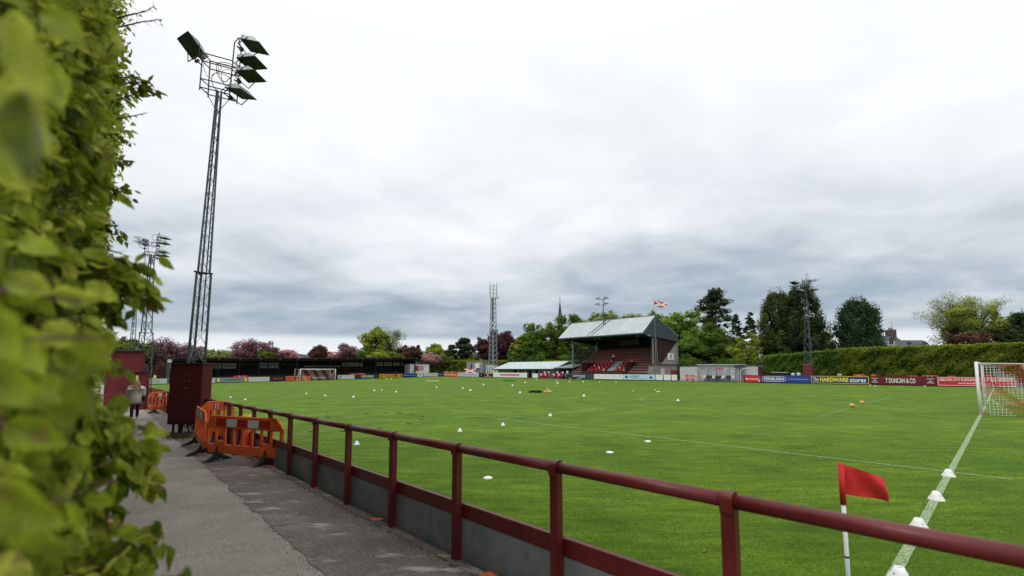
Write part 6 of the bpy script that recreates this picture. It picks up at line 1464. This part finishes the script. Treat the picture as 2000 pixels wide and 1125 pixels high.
def droop(n, out=.5):
    X = np.stack([rng.normal(.35, .5, n)*out*2, rng.normal(-.35, .5, n), rng.normal(-.35, .45, n)], 1)
    N = np.stack([rng.normal(.35, .65, n), rng.normal(-.4, .5, n), rng.normal(.55, .5, n)], 1); return X, N
# surface leaves: many short twig clumps on the face
def face(n, Y0, Y1, z0, z1, off0, amp, size, hi, name, pw=1.0):
    Y = Y0*(Y1/Y0)**(rng.uniform(0, 1, n)**pw); z = rng.uniform(z0, z1, n)
    bul = np.sin(Y*2.1+z*1.7)*.5+np.sin(z*2.9-Y*1.3)*.35+np.sin(z*6.3+Y*5.1)*.3+np.sin(Y*9.7+z*11)*.2
    off = off0+amp*bul*np.minimum(1, .4+Y*.15)-rng.exponential(.10, n)*np.minimum(1.5, .5+Y*.2)
    P = HP(off, Y, z); X, N = droop(n)
    tint = np.clip(.42+.25*bul+rng.normal(0, .2, n)-.5*np.clip((off0+amp*bul-off)*3, 0, .7)+.26, 0, 1)  # leaves set deeper get a darker tint, inner shade painted in
    s = size*rng.uniform(.6, 1.25, n); o = leaves(name, P-OR, X, N, s, NL if hi else NLF, tint, hi, H_); return o
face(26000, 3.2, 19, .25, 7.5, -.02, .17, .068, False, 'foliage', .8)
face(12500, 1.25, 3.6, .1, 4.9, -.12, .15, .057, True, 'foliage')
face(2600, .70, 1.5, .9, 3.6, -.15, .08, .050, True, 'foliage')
# dark inner mass of the hedge
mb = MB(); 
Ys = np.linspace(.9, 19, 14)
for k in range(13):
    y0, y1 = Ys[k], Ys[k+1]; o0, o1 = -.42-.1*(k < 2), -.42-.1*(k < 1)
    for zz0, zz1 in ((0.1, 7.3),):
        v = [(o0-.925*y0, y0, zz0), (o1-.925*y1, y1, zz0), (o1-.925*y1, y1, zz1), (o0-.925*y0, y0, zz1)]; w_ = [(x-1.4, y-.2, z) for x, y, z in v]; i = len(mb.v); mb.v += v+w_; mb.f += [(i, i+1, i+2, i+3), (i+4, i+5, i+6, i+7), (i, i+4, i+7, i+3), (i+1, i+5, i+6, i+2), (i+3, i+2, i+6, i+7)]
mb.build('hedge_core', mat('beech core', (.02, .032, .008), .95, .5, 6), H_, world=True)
# sprays: twigs with leaves reaching out from the face
TW = MB(); SPL = []; SX = []; SN = []; SS = []; ST_ = []
def spray(pts, Y, ls, nl, sub=3, dY=.15, bare=False, tint=.55, droopy=.5):
    if Y <= 1.5: pts = [(x-(26 if 650 < y < 860 else 8), y) for x, y in pts]
    P = [atY(x, y, Y+dY*i/len(pts)) for i, (x, y) in enumerate(pts)]
    lens = [0]
    for k in range(1, len(P)): lens.append(lens[-1]+(P[k]-P[k-1]).length)
    L = lens[-1]
    TW.path(P, [.0035*(1-.7*l/L)*max(1, Y*.7) for l in lens], 5)
    def at(s):
        for k in range(1, len(P)):
            if lens[k] >= s: f = (s-lens[k-1])/(lens[k]-lens[k-1]+1e-9); return P[k-1].lerp(P[k], f), (P[k]-P[k-1]).normalized()
        return P[-1], (P[-1]-P[-2]).normalized()
    for i in range(nl):
        s = L*(i+.5+random.uniform(-.3, .3))/nl; p, d = at(s); 
        side = 1 if i % 2 else -1
        for q in range(sub):
            t_ = Vector((random.gauss(0, .5), random.gauss(-.2, .6), random.gauss(-.15, .5))); tip = (d*.9+t_).normalized(); q0 = p+Vector((random.gauss(0, ls*.35), random.gauss(0, ls*.6), random.gauss(0, ls*.35)))*(1 if q else 0)
            if bare:
                if random.random() < .5: TW.tube(p, p+tip*ls*random.uniform(.4, 1.1), .0012*max(1, Y*.6), .0005, n=3); continue
                SS.append(ls*random.uniform(.3, .5))
            else: SS.append(ls*random.uniform(.5, 1.15))
            if q: TW.tube(p, q0, .0012, n=3)
            SPL.append(q0); X = tip+Vector((0, 0, -droopy)); SX.append(X); SN.append(Vector((random.gauss(.25, .6), random.gauss(-.45, .5), random.gauss(.5, .5)))); ST_.append(min(1, max(0, random.gauss(tint-.08, .26))))
# silhouettes read off the photo; (points), depth, leaf size
spray([(180, 120), (235, 165), (275, 160), (308, 180)], 2.6, .062, 14); spray([(170, 190), (225, 195), (262, 185), (292, 160)], 2.6, .062, 12); spray([(190, 160), (230, 150), (268, 152)], 2.7, .06, 10)
spray([(200, 60), (245, 50), (280, 42), (318, 38)], 3.4, .07, 8, bare=True, sub=2); spray([(210, 40), (250, 30), (285, 22), (302, 12)], 3.4, .07, 8, bare=True, sub=2); spray([(195, 235), (230, 232), (262, 226), (288, 220)], 3.2, .07, 5, bare=True, sub=1)
spray([(190, 130), (222, 110), (248, 100)], 3.3, .07, 8); spray([(190, 300), (225, 318), (250, 315)], 2.9, .06, 9); spray([(180, 340), (225, 370), (250, 368)], 2.9, .06, 9); spray([(190, 270), (222, 262), (248, 276)], 3.1, .05, 7); spray([(190, 440), (222, 440), (235, 468)], 3.6, .07, 7)
# the big mid-height spray over the second mast
for (pts, Y) in (([(90, 545), (170, 525), (240, 515), (300, 520)], 1.25), ([(100, 560), (190, 555), (260, 545), (305, 560)], 1.2), ([(120, 590), (200, 570), (265, 570), (300, 590)], 1.22), ([(60, 520), (130, 505), (200, 510), (262, 530)], 1.15), ([(120, 610), (180, 600), (225, 605), (240, 625)], 1.3), ([(150, 540), (215, 545), (270, 560), (300, 575)], 1.3)):
    spray(pts, Y, .058, 15, sub=3, tint=.7)
spray([(190, 480), (225, 492), (250, 500)], 2.0, .05, 4, bare=True)
for (pts, Y) in (([(130, 680), (180, 700), (215, 715)], 1.6), ([(60, 650), (130, 660), (180, 690), (200, 730)], 1.1), ([(40, 720), (110, 720), (170, 740), (205, 790), (225, 850)], .9), ([(60, 770), (120, 770), (170, 800), (210, 850)], .9), ([(100, 840), (180, 850), (240, 870), (285, 900)], 1.0), ([(120, 880), (190, 900), (250, 925), (300, 948)], 1.05), ([(120, 830), (200, 840), (270, 860), (296, 930)], 1.1), ([(60, 930), (130, 940), (180, 990), (195, 1040)], .95), ([(80, 980), (140, 990), (180, 1010)], .95), ([(110, 1090), (180, 1085), (230, 1075), (300, 1085)], 1.0), ([(150, 1110), (220, 1080), (262, 1060), (275, 1050)], 1.0), ([(40, 1060), (110, 1050), (170, 1060)], .8), ([(140, 1120), (200, 1110), (250, 1112), (290, 1105)], .95), ([(40, 880), (110, 900), (160, 950)], .75), ([(150, 780), (210, 800), (262, 850), (285, 880)], 1.0)):
    spray(pts, Y, .056, 14, sub=3, tint=.62)
spray([(330, 1150), (360, 1122), (385, 1130)], .8, .05, 4, sub=2)
for (pts, Y) in (([(20, 100), (70, 130), (130, 150)], 1.0), ([(40, 40), (100, 60), (150, 90)], 1.1), ([(60, 160), (130, 180), (180, 200)], 1.0), ([(120, 90), (170, 110), (200, 170)], 1.3), ([(100, 230), (160, 250), (205, 300)], 1.0), ([(60, 430), (140, 440), (190, 470)], 1.2), ([(10, 450), (70, 470), (110, 520)], .8), ([(20, 700), (60, 720), (100, 790)], .6), ([(0, 560), (60, 580), (110, 640)], .6), ([(10, 830), (60, 860), (100, 900)], .6), ([(10, 980), (60, 1000), (110, 1060)], .6), ([(0, 20), (50, 10), (110, 30)], .8), ([(130, 300), (180, 330), (215, 370)], 1.1)):
    spray(pts, Y, .058, 10, sub=3, tint=.6)
# clumps filling the face between
for _ in range(150):
    Y = random.uniform(.9, 2.6); x = random.uniform(-20, 60+95*min(1, Y/2)); y = random.uniform(-20, 1140); spray([(x, y), (x+30/Y*1.2, y+random.uniform(-20, 20)), (x+60/Y, y+random.uniform(-25, 40))], Y, .052, 8, sub=2, tint=random.uniform(.3, .7))
arrp = lambda L: np.array([tuple(v) for v in L])
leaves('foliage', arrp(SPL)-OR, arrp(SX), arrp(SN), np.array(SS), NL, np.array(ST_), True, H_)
TW.build('twigs', TWIG, H_, world=True)
# nearest, out-of-focus leaves hanging beside the camera
NP = []; NX = []; NN = []; NS = []; NT = []
for (x, y, Y, dx, dz, s, tt) in ((30, 30, .42, .35, -1, .062, .85), (100, 130, .50, .3, -1, .06, .75), (20, 150, .36, .35, -1, .07, .9), (60, 180, .27, .15, -1, .058, .25), (30, 60, .26, .4, -1, .05, .8), (-20, 250, .34, .45, -.8, .062, .8), (90, 20, .52, .8, -.7, .06, .7),
        (-10, 420, .34, .2, -1, .05, .45), (20, 540, .52, .8, -.4, .055, .8), (90, 640, .55, 1, -.4, .06, .85), (160, 640, .50, .45, -.9, .055, .6), (150, 720, .42, .25, -1, .055, .3), (30, 640, .46, .5, -.8, .06, .75), (60, 740, .5, .9, -.5, .06, .6), (120, 750, .52, .3, -1, .06, .4),
        (-30, 720, .38, .8, -.6, .06, .6), (20, 830, .48, .9, -.4, .06, .55), (-30, 940, .36, .8, -.55, .07, .6), (20, 1020, .46, .7, -.6, .06, .5), (110, 570, .62, .9, -.2, .055, .85), (40, 470, .6, .9, -.3, .05, .75), (170, 555, .75, .7, -.4, .06, .8), (-25, 600, .33, .5, -.9, .05, .7)):
    p = atY(x, y, Y); NP.append(p); NX.append((dx, .15, dz)); NN.append((random.gauss(.1, .25), -1, random.gauss(.35, .2))); NS.append(s); NT.append(tt)
leaves('near_foliage', arrp(NP)-OR, np.array(NX), np.array(NN), np.array(NS), NL, np.array(NT), True, H_)
for pts, r_ in (([(-60, 560, .55), (60, 575, .55), (160, 590, .6)], .0022), ([(-40, 60, .3), (60, 150, .32), (80, 200, .33)], .0012), ([(-60, 690, .4), (80, 660, .45), (200, 660, .5)], .0015)): MB().path([atY(*q) for q in pts], r_, 5).build('twig', TWIG, H_, world=True)
# ------------------------------------------------------------------ sky, sun, camera
w = bpy.data.worlds.new('World'); scene.world = w; w.use_nodes = True; n = w.node_tree.nodes; l = w.node_tree.links; n.clear()
SUN_E, SUN_A = R(52), R(215)
out = n.new('ShaderNodeOutputWorld'); bg = n.new('ShaderNodeBackground'); bg2 = n.new('ShaderNodeBackground'); add = n.new('ShaderNodeAddShader')
sky = n.new('ShaderNodeTexSky'); sky.sky_type = 'NISHITA'; sky.sun_disc = False; sky.sun_elevation = SUN_E; sky.sun_rotation = SUN_A
l.new(sky.outputs[0], bg2.inputs[0]); bg2.inputs[1].default_value = .004
tc = n.new('ShaderNodeTexCoord'); sp_ = n.new('ShaderNodeSeparateXYZ'); l.new(tc.outputs['Generated'], sp_.inputs[0])
def M_(op, a, b=None, v=None, clamp=False):
    x = n.new('ShaderNodeMath'); x.operation = op; x.use_clamp = clamp
    if isinstance(a, float): x.inputs[0].default_value = a
    else: l.new(a, x.inputs[0])
    if b is not None: l.new(b, x.inputs[1])
    if v is not None: x.inputs[1].default_value = v
    return x.outputs[0]
zc_ = M_('MAXIMUM', sp_.outputs[2], v=0.0); den = M_('ADD', zc_, v=.16)
ux = M_('DIVIDE', sp_.outputs[0], den); uy = M_('DIVIDE', sp_.outputs[1], den)
cv = n.new('ShaderNodeCombineXYZ'); l.new(ux, cv.inputs[0]); l.new(uy, cv.inputs[1])
def nz_(scale, det, ro, sc=(1, 1, 1), rot=0, loc=(0, 0, 0), dist=0.0):
    mp = n.new('ShaderNodeMapping'); mp.inputs['Scale'].default_value = sc; mp.inputs['Rotation'].default_value = (0, 0, rot); mp.inputs['Location'].default_value = loc; l.new(cv.outputs[0], mp.inputs[0])
    x = n.new('ShaderNodeTexNoise'); x.inputs['Scale'].default_value = scale; x.inputs['Detail'].default_value = det; x.inputs['Roughness'].default_value = ro; x.inputs['Distortion'].default_value = dist; l.new(mp.outputs[0], x.inputs['Vector']); return x.outputs['Fac']
big = nz_(.75, 4, .5, (1, 1.15, 1), .3, (3.1, 1.7, 0), .4); fine = nz_(2.1, 7, .55, (1.0, 1.2, 1), .2, (0, 5, 0), .5)
c1 = M_('ADD', M_('MULTIPLY', big, v=.62), M_('MULTIPLY', fine, v=.38))
# brighter with elevation
el = n.new('ShaderNodeValToRGB'); e = el.color_ramp.elements; l.new(zc_, el.inputs['Fac']); el.color_ramp.interpolation = 'EASE'
for p_, v_ in ((.0, .80), (.035, .84), (.060, .74), (.075, .30), (.13, .34), (.20, .58), (.32, .78), (.45, .95), (.58, 1.0), (1.0, 1.0)):
    if p_ in (.0, 1.0): k = e[0] if p_ == 0 else e[-1]
    else: k = e.new(p_)
    k.position = p_; k.color = (v_, v_, v_, 1)
amp = n.new('ShaderNodeValToRGB'); e = amp.color_ramp.elements; l.new(zc_, amp.inputs['Fac'])
for p_, v_ in ((.0, .05), (.06, .25), (.1, .9), (.3, .9), (.45, .6), (.7, .3), (1, .2)):
    if p_ in (.0, 1): k = e[0] if p_ == 0 else e[-1]
    else: k = e.new(p_)
    k.position = p_; k.color = (v_, v_, v_, 1)
cc_ = M_('MULTIPLY', M_('SUBTRACT', c1, v=.5), amp.outputs[0]); fac = M_('ADD', el.outputs[0], M_('MULTIPLY', cc_, v=2.0), clamp=True)
colr = n.new('ShaderNodeValToRGB'); e = colr.color_ramp.elements; l.new(fac, colr.inputs['Fac'])
for p_, c_ in ((0, (.275, .345, .42)), (.25, (.39, .465, .55)), (.5, (.59, .65, .71)), (.75, (.80, .835, .88)), (1, (.97, .985, 1.0))):
    if p_ in (0, 1): k = e[0] if p_ == 0 else e[-1]
    else: k = e.new(p_)
    k.position = p_; k.color = (*c_, 1)
zen = n.new('ShaderNodeMapRange'); l.new(sp_.outputs[2], zen.inputs[0]); zen.inputs[1].default_value = .6; zen.inputs[2].default_value = 1.0; zen.inputs[3].default_value = 1.0; zen.inputs[4].default_value = 1.9
l.new(colr.outputs[0], bg.inputs[0]); l.new(zen.outputs[0], bg.inputs[1])
l.new(bg.outputs[0], add.inputs[0]); l.new(bg2.outputs[0], add.inputs[1]); l.new(add.outputs[0], out.inputs[0])
sd = bpy.data.lights.new('sun', 'SUN'); sd.energy = .9; sd.angle = R(14); sd.color = (1, .96, .9); so = bpy.data.objects.new('sun', sd); COL.objects.link(so)
D = Vector((math.sin(SUN_A)*math.cos(SUN_E), math.cos(SUN_A)*math.cos(SUN_E), math.sin(SUN_E))); so.rotation_euler = D.to_track_quat('Z', 'Y').to_euler(); so.location = D*50
cd = bpy.data.cameras.new('camera'); cam = bpy.data.objects.new('camera', cd); COL.objects.link(cam); scene.camera = cam
cam.location = (0, 0, HC); cam.rotation_euler = (R(90)+PT, 0, 0); cd.sensor_width = 36; cd.lens = 36*F/2000; cd.shift_y = (CY-562.5)/2000
cd.clip_start = .02; cd.clip_end = 6000; cd.dof.use_dof = True; cd.dof.focus_distance = 24; cd.dof.aperture_fstop = 1.8
scene.view_settings.view_transform = 'Standard'; scene.view_settings.look = 'None'; scene.view_settings.exposure = 0
